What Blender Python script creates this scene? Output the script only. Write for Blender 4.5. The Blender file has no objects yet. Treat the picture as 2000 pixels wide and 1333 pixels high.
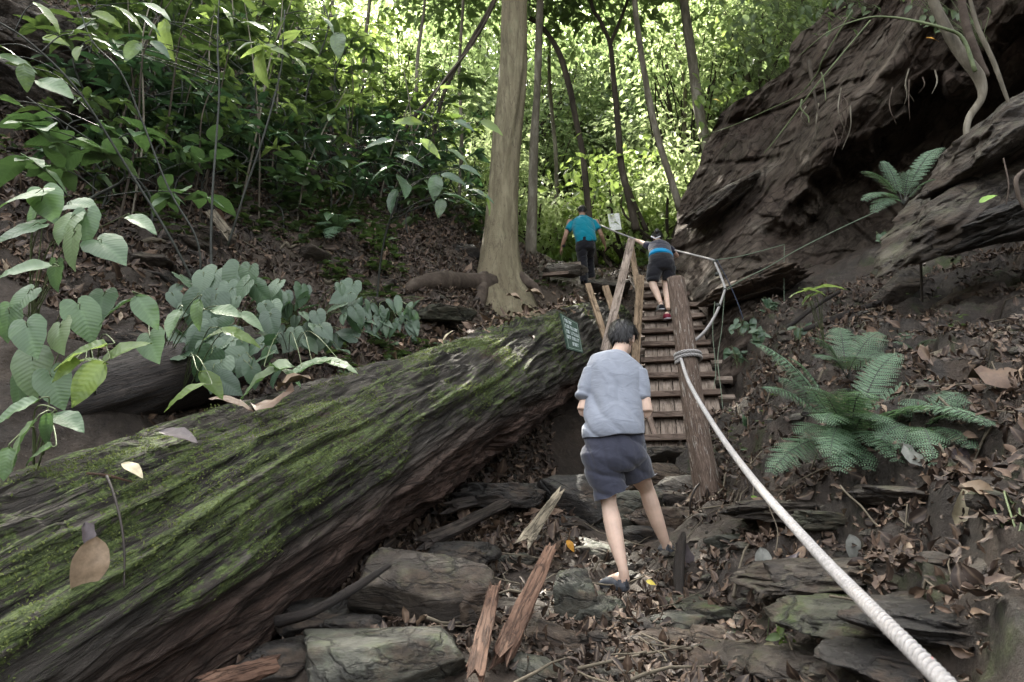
import bpy, bmesh, math, random
import numpy as np
from mathutils import Vector, Matrix
rng = np.random.default_rng(7); random.seed(7)
S = bpy.context.scene
COL = S.collection
R = math.radians
# ------------------------------------------------------------------ camera, sky, sun, exposure
CAMZ = 1.6; PITCH = R(12.0); F = 24/36*2000
cd = bpy.data.cameras.new('camera'); cam = bpy.data.objects.new('camera', cd); COL.objects.link(cam)
cam.location = (0, 0, CAMZ); cam.rotation_euler = (R(90)+PITCH, 0, 0)
cd.lens = 24; cd.sensor_width = 36; cd.clip_start = 0.05; cd.clip_end = 500
cd.dof.use_dof = True; cd.dof.focus_distance = 4.6; cd.dof.aperture_fstop = 8.0
S.camera = cam
SUN_EL, SUN_AZ = 52.0, 20.0      # azimuth measured from +Y towards -X (sun ahead, slightly left)
w = bpy.data.worlds.new('World'); S.world = w; w.use_nodes = True
wt = w.node_tree; bg = wt.nodes['Background']
sky = wt.nodes.new('ShaderNodeTexSky'); sky.sky_type = 'NISHITA'; sky.sun_disc = False
sky.sun_elevation = R(SUN_EL); sky.sun_rotation = R(-SUN_AZ)
sky.air_density = 1.3; sky.dust_density = 6.0; sky.ozone_density = 1.0
hs = wt.nodes.new('ShaderNodeHueSaturation'); hs.inputs['Saturation'].default_value = .30; wt.links.new(sky.outputs[0], hs.inputs['Color'])
wm = wt.nodes.new('ShaderNodeMix'); wm.data_type = 'RGBA'; wm.blend_type = 'MULTIPLY'; wm.inputs[0].default_value = 1; wt.links.new(hs.outputs[0], wm.inputs[6]); wm.inputs[7].default_value = (1.0, .975, .94, 1); wt.links.new(wm.outputs[2], bg.inputs[0]); bg.inputs[1].default_value = 0.15
sl = bpy.data.lights.new('sun', 'SUN'); sun = bpy.data.objects.new('sun', sl); COL.objects.link(sun)
sl.energy = 4.8; sl.angle = R(0.8); sl.color = (1, .95, .84)
sd = Vector((-math.sin(R(SUN_AZ))*math.cos(R(SUN_EL)), math.cos(R(SUN_AZ))*math.cos(R(SUN_EL)), math.sin(R(SUN_EL))))
sun.rotation_euler = sd.to_track_quat('Z', 'Y').to_euler()
S.view_settings.view_transform = 'Standard'; S.view_settings.look = 'None'
S.view_settings.exposure = 3.08; S.view_settings.gamma = 1
S.cycles.max_bounces = 6; S.cycles.diffuse_bounces = 3; S.cycles.transmission_bounces = 4
S.cycles.glossy_bounces = 2; S.cycles.transparent_max_bounces = 6
# ------------------------------------------------------------------ helpers
cP, sP = math.cos(PITCH), math.sin(PITCH)
def at(px, py, Y):
    """world point(s) on the ray of photo pixel (px,py) at forward distance Y"""
    px = np.asarray(px, float); py = np.asarray(py, float); Y = np.asarray(Y, float)
    dx = (px-1000)/F; dy = (666.5-py)/F
    k = Y/(cP - sP*dy)
    return np.stack(np.broadcast_arrays(dx*k, Y, CAMZ+(sP+cP*dy)*k), -1)
def A(*a): return np.array(a, float)
def nrm(v):
    v = np.asarray(v, float); return v/np.maximum(np.linalg.norm(v, axis=-1, keepdims=True), 1e-9)
def _h(i, j, k, s):
    n = (i*374761393 + j*668265263 + k*2147483647 + s*974634777) & 0xffffffff
    n = ((n ^ (n >> 13))*1274126177) & 0xffffffff
    n = ((n ^ (n >> 16))*2246822519) & 0xffffffff
    return ((n ^ (n >> 15)) & 0xffff)/32767.5-1
def noise(p, s=0):
    p = np.asarray(p, float); f = np.floor(p); q = (f).astype(np.int64); t = p-f; t = t*t*(3-2*t)
    x, y, z = q[..., 0], q[..., 1], q[..., 2]; tx, ty, tz = t[..., 0], t[..., 1], t[..., 2]
    def L(a, b, t): return a+(b-a)*t
    return L(L(L(_h(x,y,z,s),_h(x+1,y,z,s),tx), L(_h(x,y+1,z,s),_h(x+1,y+1,z,s),tx), ty),
             L(L(_h(x,y,z+1,s),_h(x+1,y,z+1,s),tx), L(_h(x,y+1,z+1,s),_h(x+1,y+1,z+1,s),tx), ty), tz)
def fbm(p, o=4, s=0, g=.5):
    p = np.asarray(p, float); r = 0; a = 1
    for i in range(o): r = r+a*noise(p*2.03**i, s+i); a *= g
    return r
def saw(t, sharp=.8):
    f = t-np.floor(t); return np.where(f < sharp, f/sharp, (1-f)/(1-sharp))
def obj(name, V, faces, mat=None, parent=None, smooth=True, attrs=None):
    """one mesh object; faces: list of int arrays (n,3)/(n,4) or python lists"""
    me = bpy.data.meshes.new(name); V = np.asarray(V, np.float32)
    me.vertices.add(len(V)); me.vertices.foreach_set('co', V.ravel())
    fs = [np.asarray(f, np.int32) for f in faces if len(f)]
    loops = np.concatenate([f.ravel() for f in fs]); cnt = np.concatenate([np.full(len(f), f.shape[1]) for f in fs])
    me.loops.add(len(loops)); me.loops.foreach_set('vertex_index', loops)
    me.polygons.add(len(cnt)); me.polygons.foreach_set('loop_start', np.concatenate([[0], np.cumsum(cnt)[:-1]]).astype(np.int32))
    me.polygons.foreach_set('use_smooth', np.full(len(cnt), smooth))
    for k, v in (attrs or {}).items():
        v = np.asarray(v, np.float32)
        if v.ndim == 1: a = me.attributes.new(k, 'FLOAT', 'POINT'); a.data.foreach_set('value', v)
        else: a = me.attributes.new(k, 'FLOAT_VECTOR', 'POINT'); a.data.foreach_set('vector', v.ravel())
    me.update(); me.validate()
    if mat: me.materials.append(mat)
    o = bpy.data.objects.new(name, me); COL.objects.link(o)
    if parent is not None:
        o.parent = parent; o.matrix_parent_inverse = Matrix.Translation(-parent.location) if not parent.get('_own') else Matrix()
    return o
def tag(o, label=None, cat=None, group=None, kind=None):
    if label: o['label'] = label
    if cat: o['category'] = cat
    if group: o['group'] = group
    if kind: o['kind'] = kind
    return o
def thing(name, label, cat, loc, group=None):
    o = bpy.data.objects.new(name, None); COL.objects.link(o); o.location = [float(c) for c in loc]
    o.empty_display_size = .1
    return tag(o, label, cat, group)
class MB:
    """collects verts / faces"""
    def __init__(s): s.V = []; s.Q = []; s.T = []; s.n = 0; s.at = {}
    def add(s, V, Q=None, T=None, **at):
        V = np.asarray(V, float).reshape(-1, 3)
        if Q is not None and len(Q): s.Q.append(np.asarray(Q, int)+s.n)
        if T is not None and len(T): s.T.append(np.asarray(T, int)+s.n)
        for k, v in at.items():
            v = np.asarray(v, float); s.at.setdefault(k, []).append(v if v.ndim and len(v) == len(V) else np.broadcast_to(v, (len(V),)+v.shape))
        s.V.append(V); s.n += len(V); return s
    def arrays(s): return np.concatenate(s.V), [np.concatenate(q) for q in (s.Q, s.T) if q]
    def build(s, name, mat, parent=None, smooth=True):
        V, f = s.arrays(); return obj(name, V, f, mat, parent, smooth, {k: np.concatenate(v) for k, v in s.at.items()})
    def box(s, c, ax, ay, az, bev=.006, **at):
        """box with centre c and half-axis vectors, chamfered ends via slightly inset corner verts"""
        c, ax, ay, az = map(lambda v: np.asarray(v, float), (c, ax, ay, az))
        ux, uy, uz = nrm(ax), nrm(ay), nrm(az)
        V = []; idx = {}
        for i in (-1, 1):
            for j in (-1, 1):
                for k in (-1, 1):
                    p = c+i*ax+j*ay+k*az
                    for m, u in enumerate(((0, 1, 1), (1, 0, 1), (1, 1, 0))):
                        V.append(p-bev*(u[0]*i*ux+u[1]*j*uy+u[2]*k*uz)); idx[i, j, k, m] = len(V)-1
        Q = []
        for a in (-1, 1):
            Q.append([idx[a,-1,-1,0], idx[a,1,-1,0], idx[a,1,1,0], idx[a,-1,1,0]][::a])
            Q.append([idx[-1,a,-1,1], idx[-1,a,1,1], idx[1,a,1,1], idx[1,a,-1,1]][::a])
            Q.append([idx[-1,-1,a,2], idx[1,-1,a,2], idx[1,1,a,2], idx[-1,1,a,2]][::a])
            for b in (-1, 1):
                Q.append([idx[a,b,-1,0], idx[a,b,1,0], idx[a,b,1,1], idx[a,b,-1,1]])
                Q.append([idx[a,-1,b,0], idx[a,1,b,0], idx[a,1,b,2], idx[a,-1,b,2]])
                Q.append([idx[-1,a,b,1], idx[1,a,b,1], idx[1,a,b,2], idx[-1,a,b,2]])
        T = [[idx[i,j,k,0], idx[i,j,k,1], idx[i,j,k,2]] for i in (-1,1) for j in (-1,1) for k in (-1,1)]
        return s.add(V, Q, T, **at)
    def tube(s, P, r, n=8, b=None, side=None, cap=True, **at):
        """tube along points P with radii r; optional second radius b and lateral reference side"""
        P = np.asarray(P, float); m = len(P); r = np.broadcast_to(np.asarray(r, float), (m,)); b = r if b is None else np.broadcast_to(np.asarray(b, float), (m,))
        T = nrm(np.gradient(P, axis=0))
        sd_ = np.asarray(side if side is not None else ((1, 0, 0) if abs(T[0][0]) < .8 else (0, 0, 1)), float)
        V = np.zeros((m, n, 3)); a = np.arange(n)*2*math.pi/n; prev = sd_
        for i in range(m):
            u = prev if side is None else sd_
            u = nrm(u-T[i]*np.dot(u, T[i])); prev = u; v = np.cross(T[i], u)
            V[i] = P[i]+np.outer(np.cos(a), u)*r[i]+np.outer(np.sin(a), v)*b[i]
        i, j = np.meshgrid(np.arange(m-1), np.arange(n), indexing='ij'); j2 = (j+1) % n
        Q = np.stack([i*n+j, i*n+j2, (i+1)*n+j2, (i+1)*n+j], -1).reshape(-1, 4)
        V = V.reshape(-1, 3); Tt = []
        if cap:
            V = np.vstack([V, P[0]-T[0]*r[0]*.25, P[-1]+T[-1]*r[-1]*.25]); c0, c1 = m*n, m*n+1
            Tt = [[c0, (k+1) % n, k] for k in range(n)]+[[c1, (m-1)*n+k, (m-1)*n+(k+1) % n] for k in range(n)]
        at = {k: (v if np.ndim(v) == 0 or len(v) != m*n else v) for k, v in at.items()}
        return s.add(V, Q, Tt, **at)
def spline(P, n=8):
    P = np.asarray(P, float); m = len(P); out = []
    Q = np.vstack([2*P[0]-P[1], P, 2*P[-1]-P[-2]])
    for i in range(m-1):
        a, b, c, d = Q[i:i+4]; t = np.linspace(0, 1, n, endpoint=False)[:, None]
        out.append(.5*((2*b)+(c-a)*t+(2*a-5*b+4*c-d)*t*t+(3*b-a-3*c+d)*t**3))
    return np.vstack(out+[P[-1:]])
def resample(P, step):
    d = np.concatenate([[0], np.cumsum(np.linalg.norm(np.diff(P, axis=0), axis=1))]); n = max(2, int(d[-1]/step))
    t = np.linspace(0, d[-1], n); return np.stack([np.interp(t, d, P[:, k]) for k in range(P.shape[1])], -1), t
def grid_faces(nu, nv):
    i, j = np.meshgrid(np.arange(nu-1), np.arange(nv-1), indexing='ij')
    return np.stack([i*nv+j, (i+1)*nv+j, (i+1)*nv+j+1, i*nv+j+1], -1).reshape(-1, 4)
def tps(C, Z, lam=1e-3):
    C = np.asarray(C, float); n = len(C)
    def U(d2): return np.where(d2 > 0, d2*np.log(np.maximum(d2, 1e-12)), 0)
    K = U(((C[:, None]-C[None])**2).sum(-1))+lam*np.eye(n); P = np.hstack([np.ones((n, 1)), C])
    M = np.block([[K, P], [P.T, np.zeros((3, 3))]]); sol = np.linalg.solve(M, np.concatenate([Z, [0, 0, 0]]))
    def f(Q):
        Q = np.asarray(Q, float); sh = Q.shape[:-1]; q = Q.reshape(-1, 2); r = np.zeros(len(q))
        for i in range(0, len(q), 20000):
            b = q[i:i+20000]; r[i:i+20000] = U(((b[:, None]-C[None])**2).sum(-1))@sol[:n]+sol[n]+b@sol[n+1:]
        return r.reshape(sh)
    return f
# ------------------------------------------------------------------ materials
def srgb(r, g, b): return tuple(((c/255/12.92) if c < 10 else ((c/255+.055)/1.055)**2.4) for c in (r, g, b))+(1,)
class M:
    def __init__(s, name, rough=.8, spec=.3, **kw):
        s.m = bpy.data.materials.new(name); s.m.use_nodes = True; s.t = s.m.node_tree; s.b = s.t.nodes['Principled BSDF']
        s.b.inputs['Roughness'].default_value = rough; s.b.inputs['Specular IOR Level'].default_value = spec
    def n(s, typ, **kw):
        x = s.t.nodes.new('ShaderNode'+typ)
        for k, v in kw.items():
            if k.startswith('i_'):
                kk = k[2:]; kk = int(kk) if kk.isdigit() else kk
                tgt = x.inputs[kk]
                if hasattr(v, 'is_output') or isinstance(v, bpy.types.NodeSocket): s.t.links.new(v, tgt)
                else: tgt.default_value = v
            else: setattr(x, k, v)
        return x
    def link(s, a, b): s.t.links.new(a, b)
    def co(s, scale=(1, 1, 1), src='Object', attr=None, rot=(0, 0, 0)):
        c = s.n('Attribute', attribute_name=attr).outputs['Vector'] if attr else s.n('TexCoord').outputs[src]
        return s.n('Mapping', i_Vector=c, i_Scale=scale, i_Rotation=rot).outputs[0]
    def noise(s, co, scale, detail=6, rough=.6, dist=0):
        return s.n('TexNoise', i_Vector=co, i_Scale=scale, i_Detail=detail, i_Roughness=rough, i_Distortion=dist).outputs['Fac']
    def ramp(s, fac, stops, interp='LINEAR'):
        x = s.n('ValToRGB', i_Fac=fac); e = x.color_ramp.elements; x.color_ramp.interpolation = interp
        while len(e) < len(stops): e.new(.5)
        for q, (p, c) in zip(e, stops): q.position = p; q.color = tuple(c)+(1,)*(4-len(c)) if not isinstance(c, (int, float)) else (c, c, c, 1)
        return x.outputs[0]
    def mix(s, f, a, b, blend='MIX'):
        x = s.n('Mix', data_type='RGBA', blend_type=blend)
        for sock, v in ((x.inputs[0], f), (x.inputs[6], a), (x.inputs[7], b)):
            if isinstance(v, bpy.types.NodeSocket): s.link(v, sock)
            else: sock.default_value = v if isinstance(v, (int, float)) else tuple(v)+(1,)*(4-len(v))
        return x.outputs[2]
    def math(s, op, a, b=0., c=0.):
        x = s.n('Math', operation=op)
        for i, v in enumerate((a, b, c)):
            if isinstance(v, bpy.types.NodeSocket): s.link(v, x.inputs[i])
            else: x.inputs[i].default_value = v
        return x.outputs[0]
    def attr(s, nm, out='Fac'): return s.n('Attribute', attribute_name=nm).outputs[out]
    def bump(s, h, strength=.5, dist=.02, prev=None):
        x = s.n('Bump', i_Height=h, i_Strength=strength, i_Distance=dist)
        if prev: s.link(prev, x.inputs['Normal'])
        return x.outputs[0]
    def crack(s, co, scale, w=.03, detail=4, dist=.3):
        return s.ramp(s.math('ABSOLUTE', s.math('SUBTRACT', s.noise(co, scale, detail, .55, dist), .5)), [(0, 1), (w, 0)])
    def out(s, color=None, normal=None, rough=None):
        if color is not None:
            if isinstance(color, bpy.types.NodeSocket): s.link(color, s.b.inputs['Base Color'])
            else: s.b.inputs['Base Color'].default_value = tuple(color)+(1,)*(4-len(color))
        if normal is not None: s.link(normal, s.b.inputs['Normal'])
        if rough is not None: s.link(rough, s.b.inputs['Roughness'])
        return s.m
    def translucent(s, fac, color):
        tr = s.n('BsdfTranslucent')
        if isinstance(color, bpy.types.NodeSocket): s.link(color, tr.inputs[0])
        else: tr.inputs[0].default_value = tuple(color)+(1,)*(4-len(color))
        mx = s.n('MixShader', i_Fac=fac); s.link(s.b.outputs[0], mx.inputs[1]); s.link(tr.outputs[0], mx.inputs[2])
        s.link(mx.outputs[0], s.t.nodes['Material Output'].inputs[0])
def mat_soil():
    m = M('soil', .7, .35); c = m.co()
    n1 = m.noise(c, 1.3, 5); n2 = m.noise(c, 14, 8, .7); n3 = m.noise(c, 60, 5, .7)
    col = m.ramp(n1, [(.35, (.030, .022, .017)), (.5, (.060, .044, .033)), (.62, (.10, .072, .052))])
    col2 = m.ramp(n2, [(.35, (.018, .014, .011)), (.55, (.06, .046, .036)), (.7, (.13, .105, .085))])
    col = m.mix(.5, col, col2)
    rock = m.ramp(m.noise(m.co((1, 1, 3)), 4, 8, .65), [(.3, (.018, .015, .012)), (.55, (.052, .042, .034)), (.72, (.12, .10, .082))])
    col = m.mix(m.attr('rock'), col, rock)
    mossc = m.ramp(n2, [(.35, (.02, .03, .01)), (.65, (.06, .085, .022))])
    ms = m.ramp(m.noise(c, 2.7, 6, .7), [(.56, 0), (.66, .7)])
    col = m.mix(m.math('MULTIPLY', ms, m.attr('moss')), col, mossc)
    sp = m.ramp(m.noise(c, 38, 6, .8), [(.60, 0), (.66, .8)]); col = m.mix(sp, col, (.17, .14, .115)); sp2 = m.ramp(m.noise(c, 25, 6, .8), [(.58, 0), (.66, .85)]); col = m.mix(sp2, col, (.012, .009, .007))
    b = m.bump(n3, .8, .02, m.bump(n2, 1., .06))
    return m.out(col, b)
def mat_rock(name, dark, mid, light, mossk=0., scale=1.):
    m = M(name, .72, .35); c = m.co((scale, scale, scale*1.8)); n1 = m.noise(c, 3.5, 8, .65, .6); n2 = m.noise(c, 22, 8, .7); n3 = m.noise(c, 1.2, 3)
    col = m.ramp(n1, [(.3, dark), (.5, mid), (.68, light)])
    col = m.mix(m.ramp(n2, [(.4, .35), (.6, 0)]), col, tuple(x*.35 for x in dark))
    col = m.mix(m.ramp(m.noise(c, 9, 8, .8), [(.62, 0), (.72, .6)]), col, tuple(min(.5, x*1.7) for x in light))
    if mossk:
        nz = m.n('SeparateXYZ', i_Vector=m.n('NewGeometry').outputs['Normal']).outputs[2]
        f = m.math('MULTIPLY', m.ramp(nz, [(.2, 0), (.8, 1)]), m.ramp(m.noise(c, 4, 8, .75), [(.48, 0), (.6, 1)]))
        col = m.mix(m.math('MULTIPLY', f, mossk), col, m.ramp(n2, [(.3, (.025, .04, .01)), (.7, (.09, .12, .03))]))
    nzz = m.n('SeparateXYZ', i_Vector=m.n('NewGeometry').outputs['Normal']).outputs[2]
    dirt = m.math('MULTIPLY', m.ramp(m.noise(c, 2.6, 7, .75), [(.48, 0), (.58, .85)]), m.ramp(nzz, [(.0, .5), (.6, 1)])); col = m.mix(dirt, col, m.ramp(n2, [(.35, (.022, .015, .011)), (.7, (.075, .052, .036))]))
    wt_ = m.ramp(n3, [(.4, .45), (.6, .85)])
    kk = m.math('MAXIMUM', m.crack(c, 1.3, .018, 5, .5), m.math('MULTIPLY', m.crack(m.co((1, 1, 5)), 2.5, .03), .5)); col = m.mix(m.math('MULTIPLY', kk, .8), col, (.01, .008, .007))
    return m.out(col, m.bump(m.noise(c, 60, 6, .8), .6, .008, m.bump(m.math('SUBTRACT', 1., kk), .8, .02, m.bump(n2, .9, .02, m.bump(n1, .8, .05)))), wt_)
def mat_cliff():
    m = M('cliff_rock', .92, .12); c = m.co(); ca = m.co((1, 1, 1), attr='st')
    n1 = m.noise(ca, 1.1, 8, .62, .8); n2 = m.noise(ca, 6, 8, .7, .4); n3 = m.noise(c, 1.1, 4)
    col = m.ramp(n1, [(.3, (.030, .024, .019)), (.45, (.068, .055, .044)), (.58, (.112, .092, .074)), (.74, (.20, .178, .148))])
    red = m.ramp(n2, [(.3, (.034, .025, .021)), (.7, (.090, .066, .053))])
    col = m.mix(m.ramp(n3, [(.42, 0), (.6, .75)]), col, red)
    col = m.mix(m.ramp(n2, [(.32, .6), (.44, 0)]), col, (.018, .014, .012))
    gr = m.ramp(m.noise(c, 2.1, 7, .75), [(.58, 0), (.72, .6)])
    col = m.mix(gr, col, (.085, .09, .055))
    kk = m.math('MAXIMUM', m.crack(ca, .9, .02, 5), m.crack(c, .8, .014, 5, .6)); k3 = m.crack(ca, 3.3, .04, 4); kk = m.math('MAXIMUM', kk, m.math('MULTIPLY', k3, .6))
    col = m.mix(m.math('MULTIPLY', kk, .6), col, (.012, .010, .008))
    lich = m.ramp(m.noise(c, 16, 8, .8), [(.62, 0), (.68, .5)]); col = m.mix(lich, col, (.20, .19, .16))
    return m.out(col, m.bump(m.noise(c, 30, 8, .75), .8, .03, m.bump(m.math('SUBTRACT', 1., kk), .6, .04, m.bump(n2, .6, .06))))
def mat_log():
    m = M('mossy_log', .85, .25); ca = m.co((1, 1, 1), attr='lc'); c = m.co()
    st = m.noise(ca, 5, 9, .7, .7); fine = m.noise(ca, 24, 6, .75, .3)
    bark = m.ramp(st, [(.33, (.010, .009, .008)), (.5, (.052, .045, .038)), (.66, (.125, .112, .098)), (.8, (.21, .195, .175))])
    red = m.ramp(fine, [(.3, (.026, .016, .012)), (.5, (.080, .050, .039)), (.7, (.16, .112, .090))])
    col = m.mix(m.attr('red'), bark, red)
    col = m.mix(m.math('MULTIPLY', m.attr('cav'), .8), col, (.012, .010, .008))  # shade of the grooves put into the bark colour, with wet rot
    mn = m.noise(c, 55, 6, .8)
    moss = m.ramp(mn, [(.3, (.014, .020, .008)), (.46, (.050, .072, .022)), (.58, (.115, .152, .045)), (.72, (.22, .27, .095))])
    moss = m.mix(m.ramp(m.noise(c, 2.2, 3), [(.4, 0), (.62, .6)]), moss, m.mix(.5, moss, (.13, .16, .075)))
    mf = m.math('ADD', m.attr('moss'), m.math('MULTIPLY', m.math('SUBTRACT', fine, .5), 2.6))
    mf = m.math('ADD', mf, m.math('MULTIPLY', m.math('SUBTRACT', m.noise(c, 14, 8, .8), .5), 2.4))
    mf = m.ramp(mf, [(.40, 0), (.60, 1)])
    col = m.mix(mf, col, moss)
    wh = m.ramp(m.noise(ca, 3.1, 8, .8, .5), [(.705, 0), (.73, .8)])
    wh2 = m.ramp(m.noise(c, 90, 3), [(.5, 0), (.55, 1)])
    col = m.mix(m.math('MULTIPLY', wh, wh2), col, (.42, .42, .42))
    k1 = m.crack(ca, 2.6, .035); k2 = m.crack(ca, 7.5, .05); kk = m.math('MAXIMUM', k1, m.math('MULTIPLY', k2, .7))
    col = m.mix(m.math('MULTIPLY', kk, .6), col, (.010, .009, .007))
    b = m.bump(st, .9, .05); b = m.bump(fine, 1., .02, b); b = m.bump(m.math('SUBTRACT', 1., kk), .9, .02, b); b = m.bump(mn, m_str(.55), .012, b)
    return m.out(col, b)
def m_str(x): return x
def mat_leaf(name, dark, mid, light, trans, tfac=.35, rough=.4, veins=True, spec=.5):
    m = M(name, rough, spec); r = m.attr('rnd'); col = m.ramp(r, [(0, dark), (.5, mid), (1, light)])
    if veins:
        sp = m.n('SeparateXYZ', i_Vector=m.attr('luv', 'Vector')); u, v = sp.outputs[0], sp.outputs[1]
        au = m.math('ABSOLUTE', u)
        wv = m.math('SINE', m.math('MULTIPLY', m.math('SUBTRACT', v, m.math('MULTIPLY', au, .55)), 62.))
        vein = m.ramp(wv, [(.75, 0), (1, 1)])
        rib = m.ramp(au, [(.02, 1), (.06, 0)])
        col = m.mix(m.math('MULTIPLY', m.math('MAXIMUM', vein, rib), .16), col, tuple(min(1, x*2.0+.03) for x in mid))
        blot = m.ramp(m.noise(m.co(), 45, 4, .7), [(.62, 0), (.7, .5)])
        col = m.mix(blot, col, tuple(x*.5+.03 for x in dark))
        m.out(col, m.bump(wv, .15, .003))
    else: m.out(col)
    m.translucent(tfac, m.mix(.5, trans, m.ramp(r, [(0, tuple(x*.6 for x in trans)), (1, trans)])))
    return m.m
def mat_simple(name, stops, scale=8, rough=.8, spec=.3, aniso=(1, 1, 1), bumps=.5, bd=.01, attr=None, sheen=0):
    m = M(name, rough, spec); c = m.co(aniso, attr=attr); n = m.noise(c, scale, 8, .68, .3)
    col = m.ramp(n, stops)
    if sheen: m.b.inputs['Sheen Weight'].default_value = sheen
    return m.out(col, m.bump(n, bumps, bd))
def flat(name, c, rough=.7, spec=.3, var=.25, scale=30, bumps=.3, bd=.003):
    return mat_simple(name, [(.3, tuple(x*(1-var) for x in c)), (.7, tuple(min(1, x*(1+var)) for x in c))], scale, rough, spec, bumps=bumps, bd=bd)
def mat_bark():
    m = M('smooth_bark', .85, .2); c = m.co((1, 1, .16)); c2 = m.co((1, 1, .5)); n = m.noise(c, 9, 8, .65, .3)
    col = m.ramp(n, [(.3, (.065, .053, .034)), (.5, (.14, .122, .078)), (.68, (.23, .205, .135))])
    col = m.mix(m.ramp(m.noise(c2, 1.3, 6, .7), [(.42, 0), (.62, .75)]), col, (.14, .115, .075))
    col = m.mix(m.ramp(m.noise(c2, 26, 6, .75), [(.60, 0), (.66, .8)]), col, (.06, .048, .034)); col = m.mix(m.ramp(m.noise(m.co(), 7, 8, .8), [(.58, 0), (.70, .6)]), col, (.115, .13, .075))
    kk = m.crack(c, 5, .02, 4); col = m.mix(m.math('MULTIPLY', kk, .5), col, (.05, .04, .03))
    return m.out(col, m.bump(n, .7, .02, m.bump(m.noise(m.co((1, 1, 1.6)), 18, 6, .7), .6, .02)))
MAT = dict(
    soil=mat_soil(), cliff=mat_cliff(), log=mat_log(),
    rock=mat_rock('grey_rock', (.022, .019, .016), (.065, .056, .046), (.13, .12, .10), .35),
    rockg=mat_rock('green_grey_rock', (.028, .027, .021), (.078, .079, .062), (.15, .15, .122), .5),
    rockb=mat_rock('brown_rock', (.028, .019, .014), (.085, .060, .043), (.18, .135, .095), .15),
    rockp=mat_rock('pale_rock', (.08, .068, .055), (.18, .16, .135), (.31, .285, .25), .1),
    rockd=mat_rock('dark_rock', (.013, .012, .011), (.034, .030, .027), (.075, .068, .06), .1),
    rockm=mat_rock('mossy_rock', (.026, .026, .018), (.06, .06, .042), (.12, .12, .085), 1.),
    rocke=mat_rock('earthy_rock', (.024, .019, .015), (.066, .053, .042), (.145, .125, .10), .35),
    bark=mat_bark(),
    barkd=mat_simple('dark_bark', [(.3, (.016, .013, .010)), (.55, (.05, .04, .03)), (.75, (.12, .10, .08))], 6, .85, .2, (1, 1, .25), .6, .02),
    barkg=mat_simple('grey_bark', [(.3, (.045, .04, .03)), (.5, (.12, .105, .08)), (.75, (.30, .28, .23))], 5, .85, .2, (1, 1, .3), .6, .02),
    root=mat_simple('root_bark', [(.3, (.024, .018, .013)), (.5, (.055, .041, .032)), (.75, (.11, .088, .07))], 6, .85, .2, (1, 1, 1), .6, .02),
    stem=mat_simple('dark_stem', [(.3, (.012, .012, .011)), (.7, (.05, .055, .045))], 12, .6, .3),
    gstem=mat_simple('green_stem', [(.3, (.06, .08, .035)), (.7, (.14, .17, .08))], 12, .6, .3),
    canopy=mat_leaf('canopy_leaf', (.06, .095, .03), (.105, .15, .05), (.17, .21, .085), (.56, .67, .33), .55, .5, False, .3),  # sunlit, hazy paleness of the background put into the leaf colour
    canopyd=mat_leaf('shade_tinted_canopy_leaf', (.035, .06, .028), (.065, .10, .046), (.11, .15, .075), (.28, .38, .15), .4, .45, False, .4),  # darker copy of the canopy leaf, with shade put into its colour
    broad=mat_leaf('broad_leaf', (.045, .078, .038), (.08, .125, .062), (.13, .18, .092), (.14, .22, .045), .25, .34),
    bright=mat_leaf('bright_leaf', (.045, .085, .018), (.08, .135, .03), (.12, .175, .045), (.34, .46, .12), .42, .4),
    heart=mat_leaf('heart_leaf', (.040, .078, .035), (.085, .14, .068), (.16, .205, .11), (.16, .3, .08), .22, .42),
    blue=mat_leaf('blue_green_leaf', (.032, .060, .034), (.058, .096, .056), (.095, .14, .085), (.08, .18, .06), .2, .4),
    fern=mat_leaf('fern_frond', (.05, .10, .06), (.095, .16, .095), (.15, .225, .14), (.15, .28, .09), .25, .5, False, .4),
    mossleaf=mat_leaf('moss_tuft', (.035, .048, .015), (.090, .115, .036), (.18, .205, .075), (.18, .22, .07), .3, .8, False, .1), litter=None)
def mat_litter(name, k=1.):
    m = M(name, .6, .35); r = m.attr('rnd')
    st = [(0, (.020, .014, .011)), (.3, (.045, .029, .021)), (.55, (.085, .054, .037)), (.75, (.14, .092, .062)), (.92, (.24, .17, .115)), (1, (.42, .34, .25))]
    col = m.ramp(r, [(p, tuple(min(.6, x*k) for x in c)) for p, c in st])
    sp = m.n('SeparateXYZ', i_Vector=m.attr('luv', 'Vector')); au = m.math('ABSOLUTE', sp.outputs[0])
    col = m.mix(m.ramp(au, [(.0, .35), (.07, 0)]), col, (.25, .18, .12))
    col = m.mix(m.ramp(m.noise(m.co(), 40, 5, .7), [(.5, 0), (.65, .5)]), col, (.02, .014, .011))
    return m.out(col, m.bump(m.noise(m.co(), 70, 4), .4, .005))
MAT['litter'] = mat_litter('dead_leaf'); MAT['litterp'] = mat_litter('pale_dead_leaf', 1.4)
def mat_wood(name, a, b, c, rough=.8):
    m = M(name, rough, .25); co = m.co((1, 1, 1), attr='wc'); n = m.noise(co, 6, 9, .7, .5); n2 = m.noise(m.co(), 2.5, 3)
    kk = m.crack(co, 3.5, .035, 5); col = m.ramp(n, [(.3, a), (.5, b), (.72, c)]); col = m.mix(m.math('MULTIPLY', kk, .75), col, tuple(x*.25 for x in a)); col = m.mix(m.ramp(m.noise(m.co(), 9, 6, .75), [(.5, 0), (.62, .5)]), col, tuple(x*.6 for x in a)); col = m.mix(m.ramp(n2, [(.4, 0), (.65, .5)]), col, a)
    col = m.mix(m.math('MULTIPLY', m.attr('rnd'), .45), col, a)
    return m.out(col, m.bump(m.math('SUBTRACT', 1., kk), .8, .006, m.bump(n, .8, .01)))
MAT['deck'] = mat_wood('deck_wood', (.12, .09, .07), (.27, .215, .175), (.40, .335, .285))
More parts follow.
